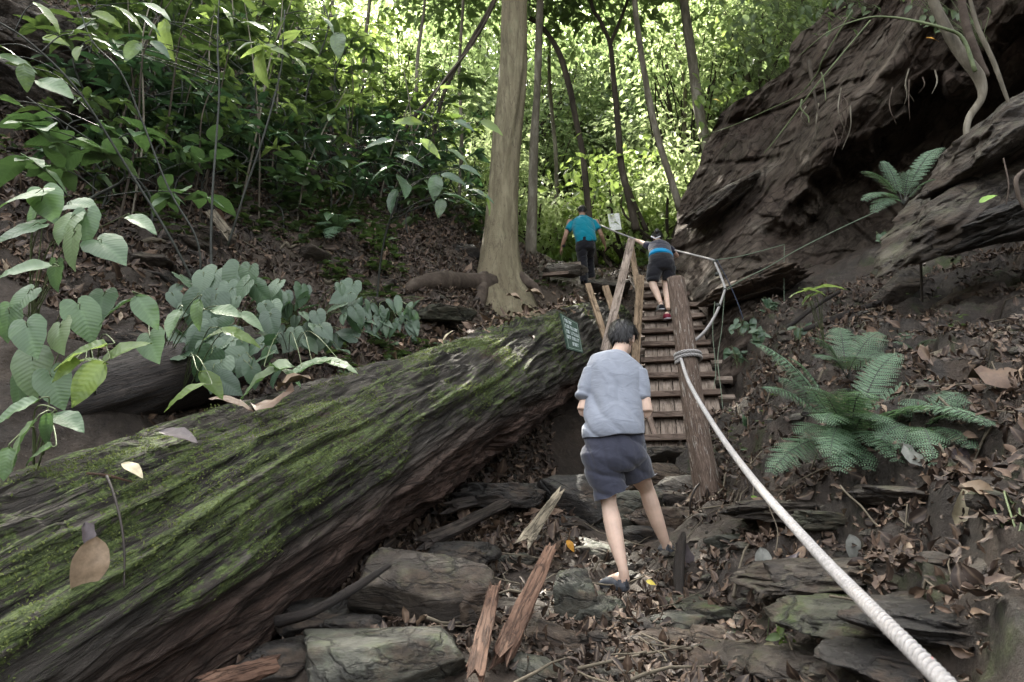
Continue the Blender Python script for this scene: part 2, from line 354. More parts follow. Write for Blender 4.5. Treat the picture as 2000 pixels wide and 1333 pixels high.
MAT['tread'] = mat_wood('tread_wood', (.075, .052, .040), (.19, .14, .11), (.30, .235, .19))
MAT['beam'] = mat_wood('beam_wood', (.11, .075, .045), (.24, .17, .11), (.36, .27, .18))
MAT['redwood'] = mat_wood('red_split_wood', (.045, .024, .016), (.13, .072, .047), (.20, .125, .088))
MAT['oldwood'] = mat_wood('weathered_wood', (.06, .05, .035), (.15, .125, .09), (.30, .26, .19))
MAT['blackwood'] = mat_wood('dark_wet_wood', (.012, .010, .009), (.035, .027, .023), (.08, .062, .05), .5)
def mat_post():
    m = M('peeling_post', .8, .25); co = m.co((1, 1, 1), attr='wc'); n = m.noise(co, 6, 9, .7, .5)
    col = m.ramp(n, [(.3, (.030, .020, .015)), (.5, (.10, .070, .053)), (.72, (.21, .16, .125))])
    p = m.ramp(m.noise(co, 3.4, 8, .72, .3), [(.57, 0), (.61, .8)]); col = m.mix(p, col, (.33, .30, .26))
    return m.out(col, m.bump(n, .8, .015, m.bump(p, .5, .01)))
MAT['post'] = mat_post()
# ------------------------------------------------------------------ ground
s0 = at(1340, 872, 7.35); s1 = at(1306, 548, 11.7)
LP1 = at(400, 1061, 3.55); LP2 = at(1000, 742, 7.5); LD = nrm(LP2-LP1); LS = LP1-LD*3.2; LLEN = 12.1; LR = .64
ctrl = [(750,1290,3.0),(900,1200,3.6),(1215,1158,4.42),(1305,1092,4.85),(1400,995,5.6),(1340,890,7.2),(1335,760,9.0),(1320,650,10.4),(1300,575,11.8),
 (1120,548,13.0),(1250,545,12.6),(1000,565,11.6),(980,585,10.8),(1000,1010,5.6),(1100,930,6.6),(1180,800,8.6),(1225,700,9.8),
 (500,690,6.2),(300,660,5.3),(100,690,4.4),(0,300,6.5),(200,200,8.2),(0,0,8.4),(400,400,7.9),(600,350,9.5),(800,450,10.6),(930,440,12.4),(850,370,13.2),(700,290,14),
 (950,510,11.6),(900,590,9.6),(750,630,8.3),(600,650,7.2),(300,500,6.6),(550,500,8.0),(100,450,5.6),(450,560,7.0),
 (1450,900,5.5),(1550,750,6.1),(1700,650,6.4),(2000,650,4.9),(1900,850,3.5),(2000,1000,2.55),(1700,960,3.7),(1700,1010,3.6),(1500,1060,4.1),(1400,1160,3.8),
 (1500,1300,3.0),(1800,1300,2.25),(2000,1250,1.95),(1350,1300,2.95),(1100,1300,3.0),(1450,650,8.2),(1600,610,8.0),(1850,610,6.4),(1400,760,8.1),(1300,1180,4.0),
 (1150,1080,4.9),(450,1333,3.0)]
C3 = at(*np.array(ctrl, float).T)
extra = [(0,0,.15),(-3,.5,.3),(3,0,1.3),(0,-4,-.6),(-5.5,2,2.9),(5.5,1,3.0),(-9,0,6),(9,0,6.5),(-9,-4,5),(9,-4,5),(-4.6,3.4,2.8),
 (0,20,6.9),(3,17,6.6),(-10,20,13),(12,20,12),(0,30,9.5),(0,48,17),(-24,30,22),(24,30,22),(-24,8,17),(24,8,17),(-24,48,28),(24,48,28),(9,9,7),(7,6,5)]
for t in np.linspace(1.5, 11, 8):
    p = LS+LD*t; extra.append((p[0], p[1], p[2]-LR-.12))
C3 = np.vstack([C3, extra])
hbase = tps(C3[:, :2], C3[:, 2], .02)
def sstep(x, a, b): t = np.clip((x-a)/(b-a), 0, 1); return t*t*(3-2*t)
FEET = [tuple(at(1222,1150,4.36)+A(-.06,.11,0)), tuple(at(1306,1084,4.84)+A(.02,.12,0))]
def feetmask(x, y): return np.exp(-(((x[:, None]-A(*[f[0] for f in FEET]))**2+(y[:, None]-A(*[f[1] for f in FEET]))**2)/.2**2)**2).max(1)
def height(x, y, full=False):
    z = hbase(np.stack([x, y], -1)); p = np.stack([x, y, z*0], -1)
    n1 = fbm(p*.9, 4, 3); n2 = fbm(p*4.3, 5, 9); n3 = fbm(p*17, 3, 21)
    hp_ = at(1165, 800, 8.2); ld_ = LD[:2]/np.linalg.norm(LD[:2]); al = (x-hp_[0])*ld_[0]+(y-hp_[1])*ld_[1]; ac = (x-hp_[0])*ld_[1]-(y-hp_[1])*ld_[0]
    z = z-.75*np.exp(-(al/1.5)**2-((ac+.15)/.55)**2)
    ts_ = (y-s0[1])/(s1[1]-s0[1]); la = x-(s0[0]+ts_*(s1[0]-s0[0])); zs_ = s0[2]+ts_*(s1[2]-s0[2])-.30
    wS = (1-sstep(np.abs(la-.1), .55, 1.0))*sstep(ts_, -.02, .08)*(1-sstep(ts_, .97, 1.08)); z = z*(1-wS)+np.minimum(z, zs_)*wS
    for (fx, fy, fz) in FEET: wF = np.exp(-(((x-fx)**2+(y-fy)**2)/.19**2)**2); z = z*(1-wF)+(fz-.03)*wF
    right = sstep(x, .75, 1.6)*(1-sstep(y, 8, 11)); left = sstep(-x, 1.6, 3.0)*sstep(y, 3, 5)
    st = .16+.05*n1; q = (z-.12*x+.10*n1)/.30+fbm(p*A(1.2, 2.2, 1), 3, 33)*.6
    fr = q-np.floor(q); stair = (sstep(fr, .0, .22)-fr)*.30
    z2 = z+stair*(.85*right+.45*left)+.10*n1*(.4+.6*sstep(y, 4, 9)+.6*left)+.035*n2*(1+.8*left+.8*right)+.008*n3
    if True: wF = sum(np.exp(-(((x-f[0])**2+(y-f[1])**2)/.19**2)**2) for f in FEET); z2 = z2*(1-wF)+z*wF
    if full: return z2, np.clip(right*(fr < .3)*.9+.5*right+left*(fr < .3)*.4, 0, 1)*sstep(n2, -.6, .1), right
    return z2
def spaced(segs):
    out = []
    for a, b, s in segs: out.append(np.arange(a, b, s))
    return np.concatenate(out+[[segs[-1][1]]])
gx = spaced([(-26, -10, .8), (-10, -4, .09), (-4, 4.4, .028), (4.4, 10, .10), (10, 26, .8)])
gy = spaced([(-6, 1.2, .4), (1.2, 6.5, .028), (6.5, 10, .045), (10, 15, .08), (15, 50, .8)])
X, Y = np.meshgrid(gx, gy, indexing='ij'); Z, rockm, rgt = height(X, Y, True)
ground = obj('ground', np.stack([X, Y, Z], -1).reshape(-1, 3), [grid_faces(len(gx), len(gy))], MAT['soil'], attrs={'rock': rockm.ravel(), 'moss': (rgt*.9+.15).ravel()})
tag(ground, kind='structure')
def H(x, y): return float(height(np.array([x]), np.array([y]))[0])
def ground_hit(px, py, y0=1.2, y1=20):
    """first ground point seen at a photo pixel"""
    Ys = np.linspace(y0, y1, 400); P = at(px, py, Ys); z = height(P[:, 0], P[:, 1]); k = np.argmax(P[:, 2] < z)
    return P[k] if (P[:, 2] < z).any() else P[-1]
# ------------------------------------------------------------------ cliff on the right
vL = [-500, -100, 0, 60, 130, 170, 200, 250, 300, 360, 400, 440, 470, 520, 560, 620, 800]
uL = [1720, 1660, 1640, 1562, 1542, 1485, 1430, 1397, 1372, 1346, 1332, 1312, 1304, 1312, 1330, 1370, 1400]
cc = [(1300,480,12.2),(1330,560,11.2),(1450,520,9.8),(1560,560,9.3),(1450,620,8.9),(1400,350,11.3),(1500,250,10.5),(1600,100,9.8),(1650,0,9.8),
 (1600,300,9.3),(1700,200,8.6),(1800,80,8.0),(1650,-200,9),(1680,330,9.2),(1600,430,9.5),(1800,250,8.8),(1850,450,9.3),(2000,300,8.6),(2000,500,9.0),(1900,600,8.7),
 (1750,600,8.8),(1950,100,7.4),(2000,0,6.9),(2300,-200,5.6),(2300,300,7),(2500,600,6.5),(2000,-400,6.2),(1600,720,8.5),(2000,720,8.5),(2500,-400,5),(1380,430,11.2)]
cc = np.array(cc, float); cf = tps(cc[:, :2]/500, cc[:, 2], .01)
nv, nu = 460, 520
vv = np.linspace(-420, 760, nv); Lv = np.interp(vv, vL, uL)+10*fbm(np.stack([vv/45, vv*0, vv*0], -1), 3, 5)
tt = np.linspace(0, 1, nu)**1.15; nb = 26
Uu = Lv[:, None]+tt[None]*(2450-Lv[:, None]); Vv = np.repeat(vv[:, None], nu, 1)
D = cf(np.stack([Uu, Vv], -1)/500)
dl = ((Vv-470)*320+(Uu-1480)*260)/math.hypot(320, 260)      # signed px below the overhang lip
wob = 34*fbm(np.stack([Uu/90, Vv/90, Uu*0], -1), 4, 8)
D += .75*sstep(dl+wob, -8, 30)*sstep(Uu, 1430, 1600)*(1-sstep(dl+wob, 120, 330)*.5)
Pc = at(Uu, Vv, D); ray = nrm(Pc-A(0, 0, CAMZ))
nb3 = nrm(A(-.60, .22, .80)); s_ = Pc@nb3+.22*fbm(Pc*.7, 3, 11)
along = Pc@nrm(A(.78, .1, .6))
ph = np.stack([s_*0, s_*0, s_*0], -1)
amp = np.clip(.7+.9*noise(Pc*.7, 17), .1, 1.4)
disp = (.30*saw(s_/.95+.30*noise(Pc*.8, 4), .88)+.09*saw(s_/.41+.5*noise(Pc*1.1, 6), .88)+.008*saw(s_/.085+.9*noise(Pc*2, 7), .75))*amp
disp += .20*fbm(Pc*.9, 5, 40)+.10*np.round(2.2*noise(Pc*1.3, 43))/2.2*.5+.035*fbm(Pc*5, 5, 50)+.06*sstep(noise(Pc*A(2.2, 2.2, 2.2)*1.0, 57), .0, .06)+.04*sstep(noise(Pc*4.1, 58), .0, .08)
crk = np.abs(noise(np.stack([along*.9, s_*.35, s_*0], -1), 60)); disp -= .12*(1-sstep(crk, 0, .05))
Pc = Pc-ray*disp[..., None]
back = np.zeros((nv, nb, 3))
for k in range(nb):
    f = (nb-k)/nb
    back[:, k] = at(Lv+26*f+3*k, vv, D[:, 0]+5.0*f**1.3)-ray[:, 0]*disp[:, :1]*(1-f)
Pall = np.concatenate([back, Pc], 1)
st_ = np.stack([(Pall@nrm(A(.78, .1, .6)))*.6, (Pall@nb3)*1.7, Pall[..., 1]*.5], -1)
cliff = obj('rock_face', Pall.reshape(-1, 3), [grid_faces(nv, nu+nb)[:, ::-1]], MAT['cliff'], attrs={'st': st_.reshape(-1, 3)})
tag(cliff, kind='structure')
# ------------------------------------------------------------------ the giant fallen log
def make_log():
    nu, nv = 1150, 420
    t = (np.linspace(0, 1, nu)**.86 if False else np.linspace(0, 1, nu)); u = t*LLEN
    # finer toward the camera is not needed: constant step
    side = nrm(np.cross(LD, A(0, 0, 1))); up = np.cross(side, LD)
    a = np.linspace(0, 2*math.pi, nv, endpoint=False)
    Ug, Ag = np.meshgrid(u, a, indexing='ij')
    dirv = np.cos(Ag)[..., None]*side+np.sin(Ag)[..., None]*up
    cyl = np.stack([Ug, np.cos(Ag)*LR, np.sin(Ag)*LR], -1)
    tw = cyl.copy(); tw[..., 1] += .06*Ug; tw[..., 2] -= .04*Ug
    r = LR*(1+.06*noise(cyl*A(.35, 1, 1), 2)+.05*noise(cyl*A(.6, 2.2, 2.2), 5))
    warp = tw+.022*np.stack([noise(cyl*2, 71), noise(cyl*2, 72), noise(cyl*2, 73)], -1)
    gr = fbm(warp*A(.7, 8, 8), 4, 12); gr2 = fbm(warp*A(2.2, 30, 30), 4, 15); lay = saw(fbm(warp*A(.3, 3.4, 3.4), 2, 24)*2.0, .86)
    gr3 = 1-np.abs(fbm(warp*A(1.2, 18, 18), 3, 19))
    r = r+.018*(1-np.abs(gr))+.014*gr2+.040*lay+.018*gr3-.05
    # hollows and peeled-off slabs on the underside facing the path
    low = sstep(-np.sin(Ag)+.35*np.cos(Ag)+.35*noise(cyl*A(.8, 2, 2), 31), .25, .75)
    hol = sstep(noise(cyl*A(.7, 2.4, 2.4), 44), .15, .5)
    r = r-low*.06-.10*hol*low+.03*fbm(cyl*A(2.2, 9, 9), 5, 55)*low
    slab = sstep(noise(warp*A(.55, 2.4, 2.4), 46), .1, .2); r = r-.035*slab*(1-low)
    pl2 = sstep(noise(warp*A(1.1, 5, 5)+9, 48), .05, .12); r = r-.018*pl2
    end = sstep(u, LLEN-2.6, LLEN)[:, None]
    r = r*(1-.10*end)+.10*end*fbm(cyl*A(1.5, 3, 3), 4, 61)*.8
    P = LS+Ug[..., None]*LD+dirv*r[..., None]
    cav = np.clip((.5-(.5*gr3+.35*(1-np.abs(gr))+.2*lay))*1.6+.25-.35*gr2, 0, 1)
    moss = .50*sstep(np.sin(Ag)+.25*noise(cyl*A(.8, 2, 2), 91), -.25, .55)+.42*fbm(cyl*A(1.1, 2.6, 2.6), 4, 92)*.85+.14*(r-LR)/.06-.22*sstep(Ug, 8.2, 9.2)*0
    moss = moss-.22*lay*0+.10*(1-np.abs(gr))-.7*sstep(noise(cyl*A(.8, 1.7, 1.7)+3.3, 95), .35, .6)*.6-.25*low
    red = np.clip(low*1.0+.9*sstep(noise(cyl*A(.8, 2.4, 2.4), 97), .38, .55)*.7, 0, 1)
    V = P.reshape(-1, 3); n = nv
    i, j = np.meshgrid(np.arange(nu-1), np.arange(nv), indexing='ij'); j2 = (j+1) % n
    Q = np.stack([i*n+j, (i+1)*n+j, (i+1)*n+j2, i*n+j2], -1).reshape(-1, 4)
    caps = np.vstack([LS, LS+LD*(LLEN+.15)]); V = np.vstack([V, caps]); k = nu*nv
    T = [[k, (q+1) % n, q] for q in range(n)]+[[k+1, (nu-1)*n+q, (nu-1)*n+(q+1) % n] for q in range(n)]
    lc = np.stack([tw[..., 0]*.28, tw[..., 1]*2.4, tw[..., 2]*2.4], -1).reshape(-1, 3); lc = np.vstack([lc, lc[:1], lc[-1:]])
    app = lambda x: np.concatenate([x.ravel(), [0, 0]])
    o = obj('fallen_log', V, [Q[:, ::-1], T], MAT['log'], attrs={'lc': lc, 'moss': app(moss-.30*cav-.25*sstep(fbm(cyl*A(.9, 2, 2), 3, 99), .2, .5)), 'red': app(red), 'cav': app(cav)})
    tag(o, 'giant moss-covered fallen tree trunk lying diagonally across the ravine', 'log')
    return dict(side=side, up=up, P=P.reshape(-1, 3), N=dirv.reshape(-1, 3), moss=(moss-.3*cav).ravel(), u=Ug.ravel(), par=o)
LOG = make_log()
def log_surf(px, py, off=.0):
    """point of the log's near surface at a photo pixel, and its outward normal"""
    d = nrm(at(px, py, 1.)-A(0, 0, CAMZ)); o = A(0, 0, CAMZ)-LS; dp = d-LD*np.dot(d, LD); op = o-LD*np.dot(o, LD)
    a, b, c = dp@dp, 2*dp@op, op@op-(LR+.03+off)**2; disc = max(b*b-4*a*c, 0); t = (-b-math.sqrt(disc))/(2*a)
    P = A(0, 0, CAMZ)+d*t; ax = LS+LD*np.dot(P-LS, LD); return P, nrm(P-ax)
# ------------------------------------------------------------------ rocks
_ico = {}
def ico(sub):
    if sub not in _ico:
        bm = bmesh.new(); bmesh.ops.create_icosphere(bm, subdivisions=sub, radius=1)
        _ico[sub] = (nrm(np.array([v.co[:] for v in bm.verts])), np.array([[v.index for v in f.verts] for f in bm.faces])); bm.free()
    return _ico[sub]
def rock(name, c, half, mat, label, cat='rock', seed=0, rot=(0, 0, 0), sub=5, planes=16, rough=.05, strata=0, group=None):
    g = np.random.default_rng(seed+100); V, T = ico(sub)
    n = nrm(g.normal(size=(planes, 3))); d = g.uniform(.62, 1.0, planes)
    n = np.vstack([n, [[0,0,1],[0,0,-1]]]); d = np.append(d, [.72, .8])
    q = V@n.T; r = np.where(q > .05, d/np.maximum(q, .05), 9).min(1); r = np.minimum(r, 1.25)
    P = V*r[:, None]; P = P*(1+rough*fbm(P*2+seed, 5, seed)[:, None]*1.4+.035*(1-np.abs(fbm(P*3.3+seed*1.7, 4, seed+3, .62)))[:, None]-.05*(1-sstep(np.abs(noise(P*2.2*A(.6, .6, 1.6)+seed, seed+9)), 0, .05))[:, None])
    if strata: P = P*(1+strata*.8*(saw(P[:, 2:3]*2.1+fbm(P*1.5, 3, seed)[:, None]*.6, .8)-.5)*A(1, 1, .2))
    P = P*A(*half); M3 = np.array(Matrix.Rotation(rot[2], 3, 'Z')@Matrix.Rotation(rot[1], 3, 'Y')@Matrix.Rotation(rot[0], 3, 'X'))
    o = obj(name, P@M3.T, [T], mat); o.location = [float(x) for x in c]
    return tag(o, label, cat, group)
def prock(px, py, w, h, Y, mat, label, depth=None, **kw):
    """rock seen centred at pixel (px,py), w x h px wide, at distance Y"""
    s = Y/F*1.03; hw, hh = w*s/2, h*s/2
    return rock('rock', at(px, py, Y+ (depth or hw)*.4)-A(0, 0, .012*Y/3), (hw*1.1, depth or hw, hh*1.15), MAT[mat], label, seed=int(px+py), **kw)
prock(755, 1290, 290, 130, 2.85, 'rockg', 'large flat grey-green slab at the bottom edge of the picture', .32, rough=.04)
prock(800, 1145, 235, 160, 3.55, 'rocke', 'big brown-grey boulder tucked against the mossy log', .35, rot=(0, .1, .3))
prock(916, 1170, 85, 88, 3.5, 'rockb', 'small tan angular stone right of the big boulder', .12, rot=(0, .3, .4))
prock(1122, 1165, 90, 110, 3.75, 'rockg', 'dark green upright stone left of the trailing sandal', .14, rot=(0, -.2, .2))
prock(1168, 1205, 110, 90, 3.7, 'rockg', 'grey-green tilted stone below the trailing sandal', .16, rot=(0, -.3, .1))
prock(1243, 1218, 82, 52, 3.75, 'rockp', 'pale whitish flat stone in the path below the sandal', .13)
prock(1225, 1322, 190, 70, 2.9, 'rock', 'dark grey stone at the bottom edge in the path', .22)
prock(1212, 1186, 190, 50, 4.3, 'rockg', 'flat step stone under the trailing foot', .25, rough=.03)
prock(1262, 1128, 230, 60, 4.75, 'rock', 'wide slab step under the leading foot', .3, rot=(0, -.08, 0), rough=.03)
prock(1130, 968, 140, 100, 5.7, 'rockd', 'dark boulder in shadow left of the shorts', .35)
prock(1338, 952, 110, 62, 6.1, 'rockp', 'pale flat stone beside the foot of the post', .22)
prock(1292, 925, 130, 56, 6.3, 'rockb', 'brownish step stone behind the right knee', .25)
prock(1300, 884, 120, 36, 6.95, 'rock', 'flat stone just below the lowest stair tread', .22, rough=.03)
prock(1395, 880, 120, 40, 6.9, 'rockb', 'flat brown stone behind the post under the stairs', .22)
prock(1240, 985, 120, 70, 5.6, 'rockg', 'mossy stone seen between the two legs', .25)
prock(1295, 1010, 120, 56, 5.4, 'rockb', 'brown stone step behind the leading knee', .25)
prock(1434, 958, 56, 62, 5.7, 'rockm', 'small mossy stone right of the post foot', .13)
prock(1455, 905, 90, 50, 6.0, 'rock', 'grey stone in the litter right of the post', .18)
prock(1412, 1120, 140, 150, 4.4, 'rock', 'rough earthy boulder right of the leading sandal', .32, sub=6, rough=.1)
prock(1430, 1195, 210, 66, 3.7, 'rockm', 'bright mossy ledge rock below the boulder', .3, rough=.07, strata=.1)
prock(1300, 1250, 160, 60, 3.4, 'rockb', 'muddy brown stone low in the path', .22)
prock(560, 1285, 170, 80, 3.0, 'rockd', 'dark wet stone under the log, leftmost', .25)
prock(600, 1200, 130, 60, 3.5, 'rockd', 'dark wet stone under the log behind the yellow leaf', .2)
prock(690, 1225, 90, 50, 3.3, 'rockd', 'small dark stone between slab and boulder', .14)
prock(905, 500, 90, 66, 11.2, 'rockd', 'dark mossy boulder left of the big tree trunk', .4)
prock(870, 520, 60, 40, 10.9, 'rockd', 'smaller dark boulder left of the big tree trunk', .25)
prock(688, 523, 66, 32, 9.2, 'rockm', 'pale green mossy stone on the left bank', .2)
prock(740, 596, 110, 40, 8.3, 'rockd', 'dark slab in the litter behind the log', .35)
prock(860, 608, 100, 34, 8.6, 'rockm', 'mossy slab in the litter near the root', .3)
prock(115, 205, 190, 110, 6.8, 'rocke', 'large overhanging grey rock on the upper left bank', .6, sub=6, rough=.1, strata=.15, rot=(0, .35, .2))
prock(205, 165, 150, 60, 7.6, 'rocke', 'slanting grey slab high on the left bank', .5, rough=.08, strata=.15, rot=(0, .55, 0))
prock(55, 60, 210, 130, 7.0, 'rocke', 'topmost grey rock at the left edge', .6, sub=6, rough=.1, strata=.15, rot=(0, .3, 0))
prock(310, 545, 150, 54, 6.0, 'rockd', 'long dark slab on the left bank above the leaves', .3, rot=(0, .35, 0), rough=.05)
prock(1103, 524, 80, 24, 12.4, 'rockp', 'pale flat stone by the step at the crest', .3)
prock(1185, 556, 90, 24, 12.0, 'rock', 'grey rock at the crest beside the climber in teal', .4)
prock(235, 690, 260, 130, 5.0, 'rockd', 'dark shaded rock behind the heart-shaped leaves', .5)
prock(1870, 395, 420, 120, 5.7, 'rocke', 'jutting layered ledge over the dark hollow at right', .7, sub=6, rough=.12, strata=.10, rot=(.1, -.62, .1), planes=14)
prock(2000, 245, 330, 150, 5.2, 'rocke', 'upper layered rock at the right edge under the sapling roots', .7, sub=6, rough=.13, strata=.08, rot=(0, -.62, 0))
prock(2010, 420, 360, 90, 5.0, 'rockd', 'dark underside rock at the right edge of the hollow', .6, sub=6, rough=.1, strata=.2, rot=(0, -.3, 0))
prock(1760, 560, 120, 60, 6.8, 'rocke', 'pale grey slab leaning in the hollow', .2, rot=(0, -.7, 0), rough=.04)
prock(1905, 600, 170, 100, 6.0, 'rockb', 'brown block in the mouth of the hollow', .35, rot=(0, -.2, .2))
prock(1400, 478, 150, 40, 11.6, 'rockb', 'layered slab beside the climber on the stairs', .7, sub=6, rough=.08, strata=.2, rot=(0, -.12, 0))
prock(1415, 385, 190, 44, 10.4, 'rocke', 'jutting plate on the lower cliff above the ropes', .6, sub=6, rough=.07, strata=.2, rot=(0, -.62, 0))
prock(1470, 560, 230, 50, 8.9, 'rockb', 'layered slab at the foot of the cliff right of the stairs', .7, sub=6, rough=.08, strata=.25, rot=(0, -.25, 0))
prock(1650, 1120, 300, 66, 3.0, 'rocke', 'olive layered slab beside the near rope', .35, sub=6, rough=.07, strata=.22, rot=(0, -.12, .1))
prock(1840, 1110, 260, 70, 2.6, 'rocke', 'layered rock shelf under the roots at lower right', .35, sub=6, rough=.08, strata=.25, rot=(0, -.1, 0))
prock(1560, 985, 220, 48, 4.0, 'rocke', 'thin ledge below the large fern', .35, sub=6, rough=.07, strata=.2, rot=(0, -.1, 0))
prock(1900, 1230, 300, 100, 2.1, 'rockd', 'dark rock shelf at the lower right corner', .3, sub=6, rough=.08, strata=.25)
prock(1470, 1290, 200, 60, 2.9, 'rocke', 'low grey stone right of the path at the bottom', .25, rough=.08)
for a in [(1425,1245,170,60,3.4,'rockm','mossy angular stone under the mossy ledge rock',.2),(1700,1200,260,60,2.55,'rockm','long mossy step of rock at lower right',.3),(1575,1115,150,50,3.2,'rocke','brown step stone between the near rope and the mossy ledge',.2),(1960,1120,170,80,2.35,'rocke','brown angular rock at the right edge',.25),
  (1600,1300,180,60,2.6,'rocke','broken brown rock at the bottom right of the rope',.22),(1770,965,220,46,3.3,'rocke','thin brown ledge stone under the fern fronds',.3),(1930,960,150,60,2.9,'rockd','dark stone under the leaves at the right edge',.22),(1480,1085,120,46,3.9,'rocke','brown stone left of the near rope',.18),(1740,1290,200,70,2.25,'rockd','dark stone in the lower right corner under the rope',.24),
  (1000,960,150,50,5.6,'rockd','dark stone in the hollow under the log',.3),(900,1080,120,50,4.4,'rockd','dark stone beside the log above the boulder',.22),(1540,905,110,40,5.0,'rocke','brown stone left below the ferns',.2),(1620,1010,140,40,3.6,'rockm','small mossy stone under the thin ledge',.2)]:
    prock(*a[:5], a[5], a[6], a[7], rough=.09, strata=.06, sub=5, planes=12)
g_ = np.random.default_rng(41); PATHST = [(1105,1060),(1060,1110),(1170,1075),(1150,1290),(1085,1240),(1330,1215),(1240,1270),(1380,1235),(1200,1030),(1250,1045),(1330,1010),(1010,1090),(1120,1020),(1360,1290),(1060,1310),(1290,965),(1225,905),(1440,1060)]
LK = ['dark angular stone half buried in the path litter', 'brown angular stone half buried in the path litter', 'grey-green stone half buried in the path litter']
for i, (px, py) in enumerate(PATHST):
    q = ground_hit(px, py, y0=2.2); s_ = q[1]/F; w_ = g_.uniform(60, 120)*s_/2
    rock('rock', q-A(0, 0, w_*.15), (w_, w_*g_.uniform(.8, 1.3), w_*g_.uniform(.4, .65)), MAT[('rockd', 'rockb', 'rockg')[i % 3]], LK[i % 3], seed=200+i, rot=(g_.normal()*.15, g_.normal()*.2, g_.uniform(0, 3)), sub=4, group=('dark stones in the path', 'brown stones in the path', 'grey-green stones in the path')[i % 3])
# ------------------------------------------------------------------ leaf templates  (x across, y along, z up)
def t_simple(w=.24): return A([0,0,0],[-w,.42,.07],[0,1,-.06],[w,.42,.07]).reshape(-1, 3), np.array([[0,3,2],[0,2,1]])
def t_blade(prof, n=8, droop=.25, fold=.18, wave=.0, curl=0., seed=0):
    """leaf strip: prof(t)=half-width; 2 verts each side + midrib"""
    t = np.linspace(0, 1, n); V = []; F_ = []
    g = np.random.default_rng(seed)
    for i, a in enumerate(t):
        wd = prof(a); ym = a; zc = -droop*a*a
        for k, f in enumerate((-1, -.5, 0, .5, 1)):
            y = ym-(prof.back*abs(f)**1.5 if hasattr(prof, 'back') else 0)*(1-a)**2
            V.append([wd*f, y, zc+fold*abs(f)*wd+wave*math.sin(a*14+f*2+seed)*abs(f)*wd+curl*abs(f)**2*wd+g.normal()*wave*.15])
    for i in range(n-1):
        for k in range(4):
            a = i*5+k; F_.append([a, a+1, a+6, a+5])
    V = np.array(V); return V, np.array(F_), V[:, :2].copy()
def _lance(w):
    def f(a): return w*max(.0, math.sin(math.pi*min(1, a**.8)))**.85*(1-.15*a)+.002
    return f
def _heart(w):
    def f(a): return w*(max(0, 1-a)**.72)*(.74+1.5*a*(1-a))*1.12+.002
    f.back = .20; return f
def t_polar(rt, rings=5, nt=26, droop=.3, seed=0):
    th = np.linspace(-math.pi, math.pi, nt+1); V = [[0, 0, 0]]; F_ = []; T_ = []
    ka = np.radians([0, 12, 30, 60, 90, 120, 150, 168, 180]); 
    for r in range(1, rings+1):
        for i in range(nt+1):
            a = th[i]; R_ = np.interp(abs(a), ka, rt)*r/rings*(1+.03*math.sin(a*7+seed)*(r == rings)); x, y = math.sin(a)*R_, math.cos(a)*R_
            V.append([x, y, -droop*max(0, y)**2-.12*min(0, y)**2+.22*abs(x)*(1-abs(x))-.25*x*x+.012*math.sin(a*9+seed)*r/rings])
    for r in range(rings-1):
        for i in range(nt): a = 1+r*(nt+1)+i; F_.append([a, a+nt+1, a+nt+2, a+1])
    for i in range(nt): F_.append([0, 1+i, 1+i+1, 0])
    V = np.array(V); F_ = [f for f in F_ if f[0] != 0]; V = np.vstack([V, V[:1]+1e-5]); z = len(V)-1
    F_ += [[0, 1+i, 2+i, z] for i in range(nt)]
    return V, np.array(F_)[:, ::-1], V[:, :2].copy()
TL = {'lance': t_blade(_lance(.2), 12, .3, .25, .08), 'oval': t_blade(_lance(.3), 12, .25, .25, .08, seed=3),
      'heart': t_polar([1.0, .80, .64, .50, .44, .42, .37, .25, .10], seed=5), 'oval2': t_blade(_lance(.27), 8, .5, .3, .12, seed=8),
      'strand': t_blade(lambda a: .055*(1-a)+.008, 5, .18, 0), 'dead1': t_blade(_lance(.26), 6, .25, .25, .3, .35, seed=1), 'dead2': t_blade(_lance(.30), 6, -.25, .15, .35, -.4, seed=2), 'dead3': t_blade(_lance(.18), 6, .1, .4, .3, .6, seed=4)}
def put_leaves(mb, kind, P, D_, N, size, rnd=None):
    """place leaves: base P, direction D_, normal N (all (n,3))"""
    P = np.atleast_2d(P); n = len(P); D_ = nrm(np.atleast_2d(D_)); N = np.atleast_2d(N); N = nrm(N-D_*(N*D_).sum(-1, keepdims=True)); X_ = np.cross(D_, N)
    size = np.broadcast_to(size, (n,)); rnd = rng.random(n) if rnd is None else np.broadcast_to(rnd, (n,))
    if kind == 'simple': V, T = t_simple(); uv = V[:, :2]; Qd = None
    else: V, Qd, uv = TL[kind]; T = None
    W = P[:, None]+size[:, None, None]*(V[None, :, 0:1]*X_[:, None]+V[None, :, 1:2]*D_[:, None]+V[None, :, 2:3]*N[:, None])
    k = len(V); off = (np.arange(n)*k)[:, None, None]
    at_ = dict(rnd=np.repeat(rnd, k), luv=np.column_stack([np.tile(uv, (n, 1)), np.zeros(n*k)]))
    mb.add(W.reshape(-1, 3), None if Qd is None else (Qd[None]+off).reshape(-1, 4), None if T is None else (T[None]+off).reshape(-1, 3), **at_)
